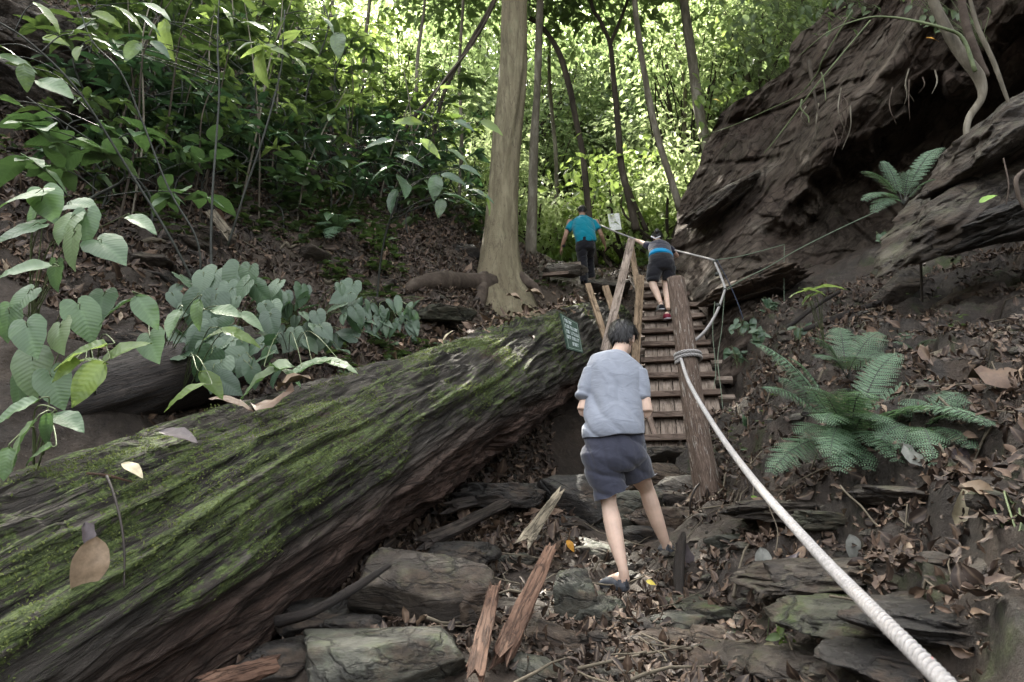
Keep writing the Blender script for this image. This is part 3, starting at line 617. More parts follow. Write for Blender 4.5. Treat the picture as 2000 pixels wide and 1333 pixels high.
# ------------------------------------------------------------------ leaf litter and ground cover
def gnormal(x, y, e=.05):
    return nrm(np.stack([-(height(x+e, y)-height(x-e, y))/(2*e), -(height(x, y+e)-height(x, y-e))/(2*e), np.ones_like(x)], -1))
def scatter(n, x0, x1, y0, y1, keep=None):
    x = rng.uniform(x0, x1, n); y = rng.uniform(y0, y1, n)
    if keep is not None: k = keep(x, y); x, y = x[k], y[k]
    return x, y
def litter(regions, label=None):
    mb = MB()
    for (n, x0, x1, y0, y1, s0, s1, dens) in regions:
        x, y = scatter(n, x0, x1, y0, y1)
        den = fbm(np.stack([x*1.3, y*1.3, x*0], -1), 3, 77); k = (den > dens) & (feetmask(x, y) < .25); x, y = x[k], y[k]
        # nothing inside the log or the path stones
        q = np.stack([x, y, height(x, y)], -1); n_ = gnormal(x, y); m = len(x)
        N = nrm(n_+rng.normal(size=(m, 3))*.26); Dd = rng.normal(size=(m, 3)); sz = rng.uniform(s0, s1, m)
        r = np.clip(rng.beta(1.3, 2.6, m)+.12*den[k], 0, 1)
        q = q+n_*.012+N*.01
        kk = rng.integers(0, 3, m)
        for a, nm in enumerate(('dead1', 'dead2', 'dead3')): put_leaves(mb, nm, q[kk == a], Dd[kk == a], N[kk == a], sz[kk == a], r[kk == a])
    return mb
lit = litter([(10000, -.6, 5.5, 1.8, 8.2, .025, .08, -.3), (17000, 1.3, 5.5, 1.2, 8.4, .025, .085, -.8), (900, 1.3, 5.5, 2.0, 8.2, .09, .14, .0), (52000, -7.8, .5, 4.6, 13.8, .03, .115, -1.1), (1800, -7.8, .5, 5.0, 13.5, .13, .22, -.4), (1600, .2, 3.5, 10.5, 14, .06, .14, -.5), (3000, -1.2, 1.6, 2.6, 5, .03, .09, -.1), (3000, -9, -3.5, 3.2, 8, .06, .16, -.3)])
tag(lit.build('leaf_litter', MAT['litter']), 'thick brown litter of dead leaves covering the slopes and the path', 'leaf litter', kind='stuff')
mq = LOG['moss']+.55*fbm(LOG['P']*A(9, 9, 9), 3, 63)-.02*LOG['u']; okm = np.where((mq > .52) & ((LOG['P']-A(0, 0, CAMZ))*LOG['N']).sum(-1).__lt__(.2))[0]
sel = rng.choice(okm, min(len(okm), 110000)); mb = MB(); nn_ = LOG['N'][sel]; mm = len(sel)
put_leaves(mb, 'simple', LOG['P'][sel]+rng.normal(size=(mm, 3))*.006, nn_*.8+rng.normal(size=(mm, 3))*.75-LD*.2, nn_+rng.normal(size=(mm, 3))*.6, rng.uniform(.006, .017, mm), np.clip(rng.normal(.5, .22, mm), 0, 1))
mo = mb.build('moss', MAT['mossleaf'], LOG['par'], False); mo['kind'] = 'stuff'
# litter lying along the top of the log
mb = MB(); n = 260
u = rng.uniform(4.6, LLEN-.4, n); a = rng.normal(math.pi/2+.35, .38, n)
dv = np.cos(a)[:, None]*LOG['side']+np.sin(a)[:, None]*LOG['up']; q = LS+LD*u[:, None]+dv*(LR+.045)
msk = rng.random(n) < sstep(u, 3.5, 10)
for kk, nm in enumerate(('dead1', 'dead2', 'dead3')):
    s = msk & (np.arange(n) % 3 == kk); put_leaves(mb, nm, q[s], rng.normal(size=(s.sum(), 3)), dv[s]+rng.normal(size=(s.sum(), 3))*.3, rng.uniform(.06, .15, s.sum()), np.clip(rng.beta(1.5, 2, s.sum()), 0, 1))
tag(mb.build('log_top_litter', MAT['litterp']), 'scattered dead leaves lying along the top of the mossy log', 'leaf litter', kind='stuff')
# twigs among the litter
mb = MB()
for i in range(620):
    if i < 190: x, y = rng.uniform(-.3, 4.5), rng.uniform(2, 7)
    else: x, y = rng.uniform(-7, .3), rng.uniform(6, 12.5)
    L_ = rng.uniform(.15, .6); an = rng.uniform(0, math.pi); ts = np.linspace(-.5, .5, 5)
    xs = x+np.cos(an)*ts*L_+rng.normal(size=5)*.012; ys = y+np.sin(an)*ts*L_+rng.normal(size=5)*.012
    zs = height(xs, ys)+.02+rng.uniform(0, .05)
    mb.tube(np.stack([xs, ys, zs], -1), rng.uniform(.003, .009)*np.linspace(1, .5, 5), 5, wc=A(0, 0, 0), rnd=rng.random())
tag(mb.build('fallen_twigs', MAT['oldwood']), 'thin fallen twigs strewn through the leaf litter', 'twigs', kind='stuff')
# pebbles
mb = MB(); V0, T0 = ico(2)
for i in range(1900):
    x, y = (rng.uniform(-.8, 4), rng.uniform(2.2, 8)) if i < 650 else (rng.uniform(-6, 0), rng.uniform(6, 12))
    s = rng.uniform(.015, .06); sh = A(*rng.uniform(.6, 1.3, 3))*A(1, 1, .6); W = V0*(1+.25*noise(V0*1.7+i, i % 50)[:, None])*sh*s
    mb.add(W+A(x, y, H(x, y)+s*.2), T=T0)
tag(mb.build('pebbles', MAT['rock'], smooth=False), 'small broken stones scattered over the path and banks', 'pebbles', kind='stuff')
# ------------------------------------------------------------------ trees
def wood_attr(P, k=8):
    return P
def trunk_obj(name, P, rad, mat, parent, n=14, flare=None, seed=0, rough=.06, sub=6):
    S_ = spline(P, sub); r = np.interp(np.linspace(0, 1, len(S_)), np.linspace(0, 1, len(rad)), rad)
    mb = MB(); mb.tube(S_, r, n); V, f = mb.arrays()
    ctr = np.repeat(S_, n, 0); ctr = np.vstack([ctr, S_[:1], S_[-1:]]); d = V-ctr
    V = ctr+d*(1+rough*fbm(V*A(2.5, 2.5, .9)+seed, 4, seed)[:, None]*2)
    return obj(name, V, f, mat, parent)
def crown_data(seed, clumps, per, rx, h, lf, spread=.55, z0=0., kind='simple', limbs=True):
    g = np.random.default_rng(seed); mb = MB(); lm = MB()
    for c in range(clumps):
        while True:
            p = g.uniform(-1, 1, 3)
            if p@p < 1 and (p@p > .12 or g.random() < .3): break
        c_ = A(p[0]*rx, p[1]*rx, z0+(p[2]*.5+.5)*h); rr = spread*g.uniform(.5, 1.25)
        m = int(per*g.uniform(.5, 1.4)); q = g.normal(size=(m, 3))*A(1, 1, .45)*rr*.6
        Dd = nrm(q*A(1, 1, .3)+g.normal(size=(m, 3))*.5)+A(0, 0, -.35); N = A(0, 0, 1)+g.normal(size=(m, 3))*.45
        put_leaves(mb, kind, c_+q, Dd, N, lf*g.uniform(.6, 1.25, m), np.clip(g.normal(.5, .18)+g.normal(size=m)*.15, 0, 1))
        if limbs and g.random() < .6:
            b = A(g.normal()*.1, g.normal()*.1, z0+max(0, (c_[2]-z0)*g.uniform(.2, .8)-.5)); mid = (b+c_)/2+g.normal(size=3)*.25
            lm.tube(spline([b, mid, c_], 3), np.linspace(.035, .008, 7), 5)
    return mb, lm
TREE_V = []; 
def make_tree_variant(i, mat, tall, rx, z0, lf, clumps, per, tr, lean):
    t = thing('forest_tree', 'x', 'tree', (0, 0, -50)); g = np.random.default_rng(900+i)
    P = [(0, 0, -.6)]
    for k in range(1, 6): P.append((lean*k*.25+g.normal()*.14, g.normal()*.14, tall*k/5))
    trunk_obj('trunk', P, np.linspace(tr, tr*.4, 6), MAT[('barkd', 'barkg')[i % 2]], t, 8, seed=i, sub=3)
    mb, lm = crown_data(i*7+1, clumps, per, rx, tall-z0+1, lf, 1.0, z0)
    mb.build('crown', MAT[mat], t, False); lm.build('branches', MAT['barkd'], t)
    return t
def copy_tree(o, loc, rz=0, sc=1., label=None, group=None, dens=None):
    r = o.copy(); COL.objects.link(r); r.location = loc; r.rotation_euler = (0, 0, rz); r.scale = (sc,)*3
    if label: r['label'] = label
    if group: r['group'] = group
    for ch in list(o.children):
        c = ch.copy(); COL.objects.link(c); c.parent = r; c.matrix_parent_inverse = Matrix()
        for gch in list(ch.children):
            d = gch.copy(); COL.objects.link(d); d.parent = c
    return r
def fixroot(o):
    for ch in o.children: ch.matrix_parent_inverse = Matrix()
    return o
# far / mid forest beyond the crest
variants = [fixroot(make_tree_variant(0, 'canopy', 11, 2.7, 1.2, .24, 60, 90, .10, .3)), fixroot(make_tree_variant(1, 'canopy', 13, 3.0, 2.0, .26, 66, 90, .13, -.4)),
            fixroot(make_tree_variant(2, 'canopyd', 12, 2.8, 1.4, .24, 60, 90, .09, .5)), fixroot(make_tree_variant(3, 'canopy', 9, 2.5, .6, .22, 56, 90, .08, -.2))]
used = set(); g = np.random.default_rng(5); placed = []
LBL = {'canopy': 'slender forest tree with sunlit-toned yellow-green leaves beyond the crest', 'canopyd': 'slender forest tree with shade-toned dark green leaves beyond the crest'}  # sunlit and shaded looks come from the two leaf colours
GRP = {'canopy': 'sunlit forest trees beyond the crest', 'canopyd': 'shaded forest trees beyond the crest'}
def put_variant(k, x, y, rz, sc):
    z = H(x, y)-.1; v = variants[k]; key = 'canopyd' if k == 2 else 'canopy'
    if k not in used:
        used.add(k); v.location = (x, y, z); v.rotation_euler = (0, 0, rz); v.scale = (sc,)*3; v['label'] = LBL[key]; v['group'] = GRP[key]
    else: copy_tree(v, (x, y, z), rz, sc, LBL[key], GRP[key])
tries = 0
while len(placed) < 94 and tries < 4000:
    tries += 1
    y = 16.0+27*g.random()**.9; x = g.uniform(-1, 1)*(y*.72+1)
    if min([math.hypot(x-a, y-b) for a, b in placed]+[99]) < 1.6: continue
    if abs(x-1.2) < 1.2 and y < 19: continue
    if y < 20 and x < -3: continue
    ang = math.atan2(x-.9, y)
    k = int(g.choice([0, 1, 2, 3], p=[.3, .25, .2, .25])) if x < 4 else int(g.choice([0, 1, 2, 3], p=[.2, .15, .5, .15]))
    if 16 < y < 27 and abs(x-.6) < .20*y: continue
    placed.append((x, y)); put_variant(k, x, y, g.uniform(0, 6.28), g.uniform(.85, 1.2)*(1.2 if y > 27 and abs(x) < .4*y else 1))
# bushes just beyond the crest
def make_bush(i, mat, r, h, lf, clumps, per, kind='simple'):
    t = thing('bush', 'x', 'bush', (0, 0, -50)); mb, lm = crown_data(300+i, clumps, per, r, h, lf, .42, .1, kind)
    mb.build('foliage', MAT[mat], t, kind != 'simple'); lm.build('branches', MAT['barkd'], t); return fixroot(t)
bush = [make_bush(0, 'canopy', 1.1, 2.2, .17, 26, 60), make_bush(1, 'bright', 1.2, 2.0, .19, 24, 45, 'simple')]
bpos = [(-1.8,18.2),(.2,21.4),(2.2,23.6),(3.4,20.2),(-3.6,21.2),(5.4,22.6),(1.0,18.6),(-.8,24.6),(4.4,18.9),(-2.4,26),(2.0,27),(6.2,25.5),(.0,27.5),(-2.2,15.6),(-1.0,17),(-.2,19.5),(1.2,20.5),(2.6,19),(4.0,17.5),(5.0,15.8),(3.2,22),(-2.8,19),(-4.2,17),(.4,23),(6.0,18.5),(2.0,17.5),(-.6,15.2),(-3.4,15),(3.6,15.0),(4.7,20.5),(-1.5,22),(-5.6,19.5),(7,22),(1.6,25),(-3.2,24),(4.5,25),(.6,16.6),(2.7,16.3)]
for i, (x, y) in enumerate(bpos):
    b = bush[i % 2]; lab = ('yellow-green bush growing on the slope behind the crest', 'bright fresh-leaved bush growing on the slope behind the crest')[i % 2]; gr_ = ('yellow-green bushes behind the crest', 'fresh-leaved bushes behind the crest')[i % 2]
    if i < 2: b.location = (x, y, H(x, y)); b['label'] = lab; b['group'] = gr_
    else: copy_tree(b, (x, y, H(x, y)), i*1.3, .8+.9*((i*37) % 10)/10, lab, gr_)
# dark bushes on the left bank top and right cliff top
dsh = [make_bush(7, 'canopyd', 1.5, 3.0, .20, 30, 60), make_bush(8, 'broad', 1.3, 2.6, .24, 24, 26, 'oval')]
dpos = [(-6.6,15.2),(-5.2,15.2),(-8.4,16.5),(-6,16.5)]
for i, (x, y) in enumerate(dpos):
    b = dsh[i % 2]; lab = ('dark green shrub growing along the top of the left bank', 'broad-leaved shrub growing along the top of the left bank')[i % 2]; gr_ = ('dark shrubs on the left bank', 'broad-leaved shrubs on the left bank')[i % 2]
    if i < 2: b.location = (x, y, H(x, y)-.1); b['label'] = lab; b['group'] = gr_
    else: copy_tree(b, (x, y, H(x, y)-.1), i*1.7, .8+.5*((i*31) % 10)/10, lab, gr_)
# the individually recognisable trunks
def hero_tree(label, px, rad, mat, crown=None, name='tree', seed=0, extra=(), n=12, rough=.06):
    P = at(*np.array(px, float).T); base = P[0]
    t = thing(name, label, 'tree', base); tr = trunk_obj('trunk', P, rad, MAT[mat], t, n, seed=seed, rough=rough)
    for (epx, er, nm) in extra: trunk_obj(nm, at(*np.array(epx, float).T), er, MAT[mat], t, 8, seed=seed+3)
    if crown:
        rx, h, lf, cl, per, mt = crown; mb, lm = crown_data(seed+50, cl, per, rx, h, lf, 1.1, -h*.3); top = P[-1]
        V, f = mb.arrays(); a_ = {k: np.concatenate(v) for k, v in mb.at.items()}
        obj('crown', V+top-A(0, 0, 3.5), f, MAT[mt], t, False, a_)
    return t
def big_tree():
    pts = np.array([(975,640,10.9),(978,590,10.9),(976,540,10.9),(978,470,10.9),(984,370,10.9),(992,260,10.9),(1000,170,10.9),(1003,90,10.9),(1004,0,10.9),(1008,-150,10.9),(1000,-420,10.9),(1010,-900,10.9)], float)
    wpx = A(108, 98, 82, 68, 60, 58, 58, 57, 56, 55, 52, 44)*.5
    P = at(*pts.T); rad = wpx/F*10.9*1.04
    t = thing('buttressed_tree', 'big pale smooth-barked tree with flared base standing behind the log', 'tree', P[1])
    S_ = spline(P, 16); r = np.interp(np.linspace(0, 1, len(S_)), np.linspace(0, 1, len(rad)), rad); n = 48
    mb = MB(); mb.tube(S_, r, n, side=(1, 0, 0)); V, f = mb.arrays()
    ctr = np.vstack([np.repeat(S_, n, 0), S_[:1], S_[-1:]]); d = V-ctr; ang = np.arctan2(d[:, 1], d[:, 0]); hz = V[:, 2]-P[1][2]
    fl = np.exp(-np.maximum(hz, -.3)/.55)
    butt = fl*(.42*np.maximum(0, np.cos(ang+.5))**4+.45*np.maximum(0, np.cos(ang-3.5))**4+.35*np.maximum(0, np.cos(ang+1.9))**6)
    k = 1+butt+.05*fbm(V*A(2, 2, .8), 4, 3)+.10*np.cos(ang*3+hz*1.2)*.4+.03*fbm(V*A(8, 8, 2), 3, 6)
    # the long healed scar spiralling up the bark
    sc = np.exp(-((ang+1.1-(hz-2.6)*.42)/.22)**2)*sstep(hz, 1.6, 2.4)*(1-sstep(hz, 4.3, 5.1)); k = k-.16*sc+.07*np.exp(-((ang+1.5-(hz-2.6)*.42)/.12)**2)*sstep(hz, 1.6, 2.4)*(1-sstep(hz, 4.3, 5.1))
    obj('trunk', ctr+d*k[:, None], f, MAT['bark'], t)
    rt = MB()
    for pp, rr in ([[(960,560,10.6),(915,558,10.4),(860,556,10.2),(820,560,10.1),(795,575,10.0)], (.20,.17,.15,.12,.06)], [[(1010,540,10.8),(1030,552,10.7),(1048,566,10.6),(1062,585,10.5)], (.12,.10,.07,.03)], [[(945,545,10.6),(935,585,10.2),(925,610,10.0)], (.14,.12,.06)]):
        G_ = [ground_hit(a, b, y0=6)+A(0, 0, .04) if pp[0][0] == 960 else at(a, b, c) for a, b, c in pp]; G_[0] = at(*pp[0]) if pp[0][0] == 960 else G_[0]
        Sx = spline(G_, 8); rt.tube(Sx, np.interp(np.linspace(0, 1, len(Sx)), np.linspace(0, 1, len(rr)), rr), 14)
    V, f = rt.arrays(); V = V+.02*np.stack([fbm(V*3, 4, q) for q in (1, 2, 3)], -1); obj('root', V, f, MAT['root'], t)
    mb, lm = crown_data(77, 70, 70, 4.6, 7, .34, 1.2, 0); V, f = mb.arrays(); obj('crown', V*A(1, 1, .9)+P[-1]-A(0, -1.5, 8.5), f, MAT['canopyd'], t, False, {k: np.concatenate(v) for k, v in mb.at.items()})  # out-of-view crown hung low to block sun patches on the right bank
big_tree()
CR = (4.2, 5.5, .34, 56, 70, 'canopyd')  # unseen crowns above the frame, given to these trunks to shade the foreground
hero_tree('slim pale-barked tree just right of the big trunk', [(1036,500,13.5),(1040,400,13.5),(1043,280,13.5),(1049,180,13.5),(1053,60,13.5),(1056,-60,13.5),(1060,-420,13.5),(1065,-800,13.5)], (.12,.10,.09,.08,.08,.08,.07,.05), 'barkg', CR, seed=1)
hero_tree('curving slender tree arching left behind the climber in teal', [(1160,520,14.5),(1148,400,14.5),(1138,300,14.5),(1125,235,14.5),(1112,170,14.5),(1090,100,14.5),(1055,50,14.5),(1015,20,14.5),(1000,-30,14.5),(990,-300,14.5)], (.09,.08,.075,.07,.07,.065,.06,.06,.055,.05), 'barkd', CR, seed=2)
hero_tree('forked dark slender tree right of the climber in teal', [(1243,450,14.2),(1232,400,14.2),(1213,320,14.2),(1206,230,14.2),(1198,150,14.2),(1191,85,14.2),(1172,40,14.2),(1150,-20,14.2),(1120,-300,14.2)], (.10,.085,.08,.07,.065,.055,.05,.045,.04), 'barkd', CR, seed=3, extra=[([(1191,88,14.2),(1207,50,14.2),(1226,0,14.2),(1240,-60,14.2)], (.045,.04,.035,.03), 'limb'), ([(1215,330,14.2),(1240,400,14.3),(1262,450,14.4)], (.03,.05,.06), 'limb')])
hero_tree('leaning slender brown tree between the forked tree and the cliff', [(1328,410,13.2),(1310,350,13.2),(1285,270,13.2),(1265,180,13.2),(1250,90,13.2),(1240,10,13.2),(1236,-80,13.2),(1225,-420,13.2)], (.075,.075,.07,.07,.065,.06,.06,.05), 'barkg', CR, seed=4)
hero_tree('straight grey tree rising behind the top of the cliff', [(1392,330,13.8),(1374,260,13.8),(1362,190,13.8),(1352,120,13.8),(1342,50,13.8),(1334,-20,13.8),(1325,-150,13.8),(1310,-520,13.8)], (.13,.12,.115,.11,.105,.10,.10,.08), 'barkg', CR, seed=5)
hero_tree('thin dark leaning tree left of the big trunk', [(845,400,12.6),(860,335,12.6),(800,270,12.6)][:1]+[(838,330,12.6),(850,250,12.6),(872,170,12.6),(915,90,12.6),(960,10,12.6),(1000,-80,12.6)], (.05,.05,.045,.045,.04,.04,.03), 'barkd', None, seed=6)
hero_tree('thin dark stem crossing diagonally up to the big trunk', [(735,330,11.5),(765,300,11.5),(800,240,11.5),(850,180,11.5),(905,110,11.5),(950,40,11.5),(985,-40,11.5)], (.04,.04,.035,.035,.03,.03,.03), 'barkd', None, seed=7)
for i, (x0, x1, y1, yy, rr, lb) in enumerate([(640,650,330,13,.045,'thin upright grey stem in the middle of the left thicket'), (700,722,330,14,.05,'thin leaning grey stem right of the middle of the left thicket'), (798,830,350,13.5,.045,'thin leaning stem with side twigs left of the big tree'),
      (560,585,330,12,.05,'grey upright stem left in the left thicket'), (895,905,420,13.5,.04,'thin upright stem close left of the big trunk'), (1085,1075,470,17,.06,'thin far stem left of the climber in teal'), (470,478,300,11,.05,'leftmost grey stem of the thicket')]):
    hero_tree(lb, [(x0,y1,yy),(x0+(x1-x0)*.3+4,y1*.66,yy),(x0+(x1-x0)*.7-5,y1*.33,yy),(x1,0,yy),(x1+6,-160,yy)], (rr,rr*.95,rr*.85,rr*.8,rr*.7), 'barkg', None, seed=20+i)
# unseen trees added outside the frame; their crowns block sun from the foreground
for i, (x, y, hgt) in enumerate([(-9.5,9,9.5),(-7.5,15.5,9),(9.5,12,10),(8.5,7,11)]):
    t = thing('added_shade_tree', ('unseen shade-casting canopy tree added high on the left bank', 'unseen shade-casting canopy tree added behind the left bank', 'unseen shade-casting canopy tree added on top of the cliff', 'unseen shade-casting canopy tree added above the right bank')[i], 'tree', (x, y, H(x, y)))
    z = H(x, y); trunk_obj('trunk', [(x, y, z-.5), (x+.2, y, z+hgt*.4), (x, y+.2, z+hgt)], (.3, .24, .14), MAT['barkg'], t, 10, seed=i)
    mb, lm = crown_data(500+i, 66, 75, 4.8, 6.5, .34, 1.2, 0); V, f = mb.arrays(); obj('crown', V+A(x, y, z+hgt*.6), f, MAT['canopyd'], t, False, {k: np.concatenate(v) for k, v in mb.at.items()})
# saplings and vines hanging on the cliff top, right
for i, (pp, rr, mt, lb, nm) in enumerate([
  ([(1896,285,5.6),(1888,262,5.6),(1893,230,5.6),(1918,190,5.6),(1912,150,5.6),(1880,110,5.6),(1850,60,5.6),(1818,-10,5.6),(1790,-90,5.6)], (.02,.025,.03,.035,.055,.05,.045,.04,.035), 'barkg', 'crooked grey-brown sapling trunk at the upper right', 'sapling'),
  ([(1925,150,5.7),(1908,110,5.7),(1890,60,5.7),(1878,0,5.7),(1870,-80,5.7)], (.04,.04,.038,.035,.03), 'root', 'reddish sapling trunk leaning beside the crooked one', 'sapling'),
  ([(1975,215,5.3),(1962,180,5.3),(1940,120,5.3),(1912,60,5.3),(1900,20,5.3),(1880,-60,5.3)], (.012,.015,.018,.018,.016,.014), 'barkg', 'thin greenish vine hanging at the upper right', 'vine'),
  ([(1905,140,5.5),(1880,75,5.5),(1840,55,5.5),(1790,42,5.6),(1740,34,5.7),(1690,36,5.8),(1620,62,6.0),(1560,110,6.4)], (.018,.016,.014,.012,.010,.008,.006,.004), 'gstem', 'long thin arching branch across the top of the cliff', 'branch'),
  ([(1665,20,7),(1610,110,7.4),(1595,145,7.6),(1560,185,8),(1500,215,9),(1420,250,10.5),(1340,275,12)], (.008,.008,.008,.007,.007,.007,.006), 'gstem', 'long pale hanging vine sweeping down the cliff to the left', 'vine'),
  ([(1700,40,7),(1600,160,7.2),(1540,240,7.6),(1505,285,7.8),(1492,300,7.9)], (.008,.008,.007,.006,.004), 'gstem', 'second thin vine hanging in front of the cliff', 'vine'),
  ([(1604,142,7.6),(1610,165,7.6),(1613,198,7.6)], (.008,.007,.005), 'gstem', 'short vine end dangling from the vine fork', 'vine'),
  ([(1566,195,7.4),(1564,212,7.4),(1578,228,7.4),(1580,240,7.4)], (.01,.008,.008,.005), 'gstem', 'short curled root dangling on the cliff face', 'root'),
  ([(1795,440,6.3),(1798,500,6.4),(1800,560,6.5),(1803,625,6.5)], (.012,.011,.01,.01), 'barkd', 'thin dark sapling stem at the edge of the hollow', 'sapling'),
  ([(2005,330,4.2),(1985,350,4.1),(1990,385,4.1),(2002,410,4.1)], (.012,.014,.012,.008), 'root', 'curled root loop hanging at the right edge', 'root'),
  ([(1960,310,4.8),(1970,360,4.7),(1965,400,4.7)], (.006,.005,.003), 'root', 'thin root hanging below the upper right rock', 'root'),
  ([(1580,120,8.6),(1590,180,8.4),(1600,230,8.3)], (.03,.025,.012), 'barkd', 'dark root stub clinging to the cliff edge', 'root')]):
    P = at(*np.array(pp, float).T); o = trunk_obj(nm, P, rr, MAT[mt], None, 8, seed=40+i, rough=.1); tag(o, lb, 'root' if nm == 'root' else nm)
gr5 = np.random.default_rng(33)
for i in range(14):
    px_, py_ = gr5.uniform(1470, 1900), 0; py_ = 330-(px_-1400)*.55+gr5.uniform(-30, 60); Yc = 9.2-(px_-1450)*.004; L_ = gr5.uniform(30, 90)
    P = at(np.array([px_, px_+gr5.normal()*6, px_+gr5.normal()*10]), np.array([py_, py_+L_*.5, py_+L_]), np.array([Yc, Yc-.15, Yc-.1]))
    o = trunk_obj('hanging_root', P, (.011, .008, .003), MAT['root' if i % 2 else 'barkg'], None, 5, seed=i, rough=.1); tag(o, 'thin brown rootlet hanging down the cliff face' if i % 2 else 'thin grey rootlet hanging down the cliff face', 'root', 'brown rootlets on the cliff face' if i % 2 else 'grey rootlets on the cliff face')
# ------------------------------------------------------------------ understory plants
def plant(name, label, cat, root, leaves, mat, stemr=.004, stem_mat='gstem', nlook=(0, -.75, .75), group=None, bow=.08, nr=.22):
    """leaves: list of (px,py,size_px,angle_deg,Y,kind); angle 0 = tip to the right, 90 = tip down"""
    t = thing(name, label, cat, root, group); lb = MB(); sm = MB(); root = A(*root)
    for (px, py, s, an, Y, kd) in leaves:
        c = at(px, py, Y); s_ = s/F*Y*1.08; a = R(an); d = nrm(A(math.cos(a), rng.normal()*.25-.2, -math.sin(a)))
        nn = A(*nlook)+rng.normal(size=3)*nr; base = c-d*s_*.5
        put_leaves(lb, kd, base, d, nn, s_, [rng.random()])
        mid = (root+base)/2+A(rng.normal()*.03, rng.normal()*.03, bow+.2*np.linalg.norm(base-root)*.4)
        sm.tube(spline([root+rng.normal(size=3)*.02, mid, base-d*s_*.12, base+d*s_*.05], 5), np.linspace(stemr, stemr*.5, 16), 5)
    lb.build('leaves', MAT[mat], t); sm.build('stems', MAT[stem_mat], t); return t
def GH(px, py, **k): return ground_hit(px, py, **k)
Hh = 'heart'
plant('heart_leaf_plant', 'cluster of pale green heart-shaped leaves at the left edge', 'plant', GH(60, 640), [(28,382,84,170,3.6,Hh),(95,403,70,60,3.7,Hh),(20,452,80,150,3.5,Hh),(120,446,64,100,3.6,Hh),(166,447,62,80,3.65,Hh),(218,486,82,30,3.6,Hh),(134,494,70,95,3.5,Hh),(104,545,52,95,3.7,Hh),(160,395,60,0,3.8,Hh),(40,520,110,178,3.3,'lance'),(272,427,95,20,3.8,'lance'),(60,415,60,120,3.9,Hh)], 'heart')
plant('heart_leaf_plant', 'second tier of heart-shaped leaves under the leftmost cluster', 'plant', GH(90, 760), [(30,593,60,120,3.5,Hh),(58,664,72,60,3.3,Hh),(112,662,66,70,3.4,Hh),(170,634,74,60,3.5,Hh),(195,600,60,80,3.7,Hh),(10,640,60,100,3.5,Hh),(60,740,80,80,3.5,Hh),(110,765,70,60,3.5,Hh),(30,770,70,110,3.6,Hh)], 'heart')
plant('broad_leaf_plant', 'glossy ribbed leaves spreading over the dark gap beside the log', 'plant', GH(180, 780), [(152,686,105,165,3.0,'oval'),(237,682,92,-35,3.1,'oval'),(168,746,96,118,2.95,'oval'),(123,722,70,155,3.0,'oval'),(178,700,60,-10,3.1,'lance')], 'bright', stem_mat='gstem')
plant('broad_leaf_plant', 'drooping pale green leaves in the middle above the log', 'plant', GH(310, 730), [(225,597,80,150,3.5,'lance'),(286,606,78,50,3.4,'oval'),(336,626,66,100,3.4,'oval'),(384,614,60,95,3.5,'oval'),(441,606,66,5,3.5,'oval'),(296,680,64,60,3.6,Hh),(490,622,60,30,3.5,'lance')], 'heart')
plant('broad_leaf_plant', 'leaves with one long yellow-green blade arching over the log', 'plant', GH(350, 800, y0=3.2), [(470,652,76,12,3.3,'lance'),(425,646,60,175,3.35,'lance'),(356,766,84,155,3.1,'lance'),(415,748,66,40,3.3,'oval')], 'bright')
plant('broad_leaf_plant', 'big ribbed pale leaves lying over the top of the log', 'plant', GH(560, 720, y0=4.6), [(515,722,110,172,4.1,'oval2'),(600,712,92,165,4.2,'oval'),(655,704,90,3,4.2,'lance'),(560,725,80,20,4.1,'oval')], 'heart', nlook=(0, -.35, .95))
plant('broad_leaf_plant', 'big worn leaves in the lower left corner above the log', 'plant', at(80, 900, 2.9), [(25,800,85,150,2.7,'oval'),(35,862,95,110,2.6,'oval'),(88,842,72,115,2.7,'oval'),(133,818,80,15,2.75,'oval'),(70,885,70,160,2.6,'oval'),(10,905,60,90,2.6,'oval')], 'heart')
# blue-green heart patches behind the log
bl = []
for i in range(58):
    px = rng.uniform(330, 535); py = rng.uniform(550, 755)
    bl.append((px, py, rng.uniform(26, 64), rng.normal(95, 42), 5.0+(620-py)/250, Hh))
plant('heart_leaf_plant', 'large patch of blue-green heart-shaped leaves behind the log', 'plant', GH(430, 720, y0=4.4), bl, 'blue', nr=.5)
bl = [(rng.uniform(500, 700), rng.uniform(565, 690)+0*i, rng.uniform(20, 46), rng.normal(95, 45), 5.9+rng.normal()*.15, Hh) for i in range(60)]
plant('heart_leaf_plant', 'right-hand patch of small blue-green heart-shaped leaves behind the log', 'plant', GH(600, 690, y0=4.4), bl, 'blue', nr=.5)
bl = [(rng.uniform(690, 815), rng.uniform(590, 650), rng.uniform(30, 44), rng.normal(85, 35), 6.8, 'lance') for i in range(36)]
plant('broad_leaf_plant', 'low dark leaves at the right end of the leafy patches by the log', 'plant', GH(750, 650, y0=4.8), bl, 'blue')
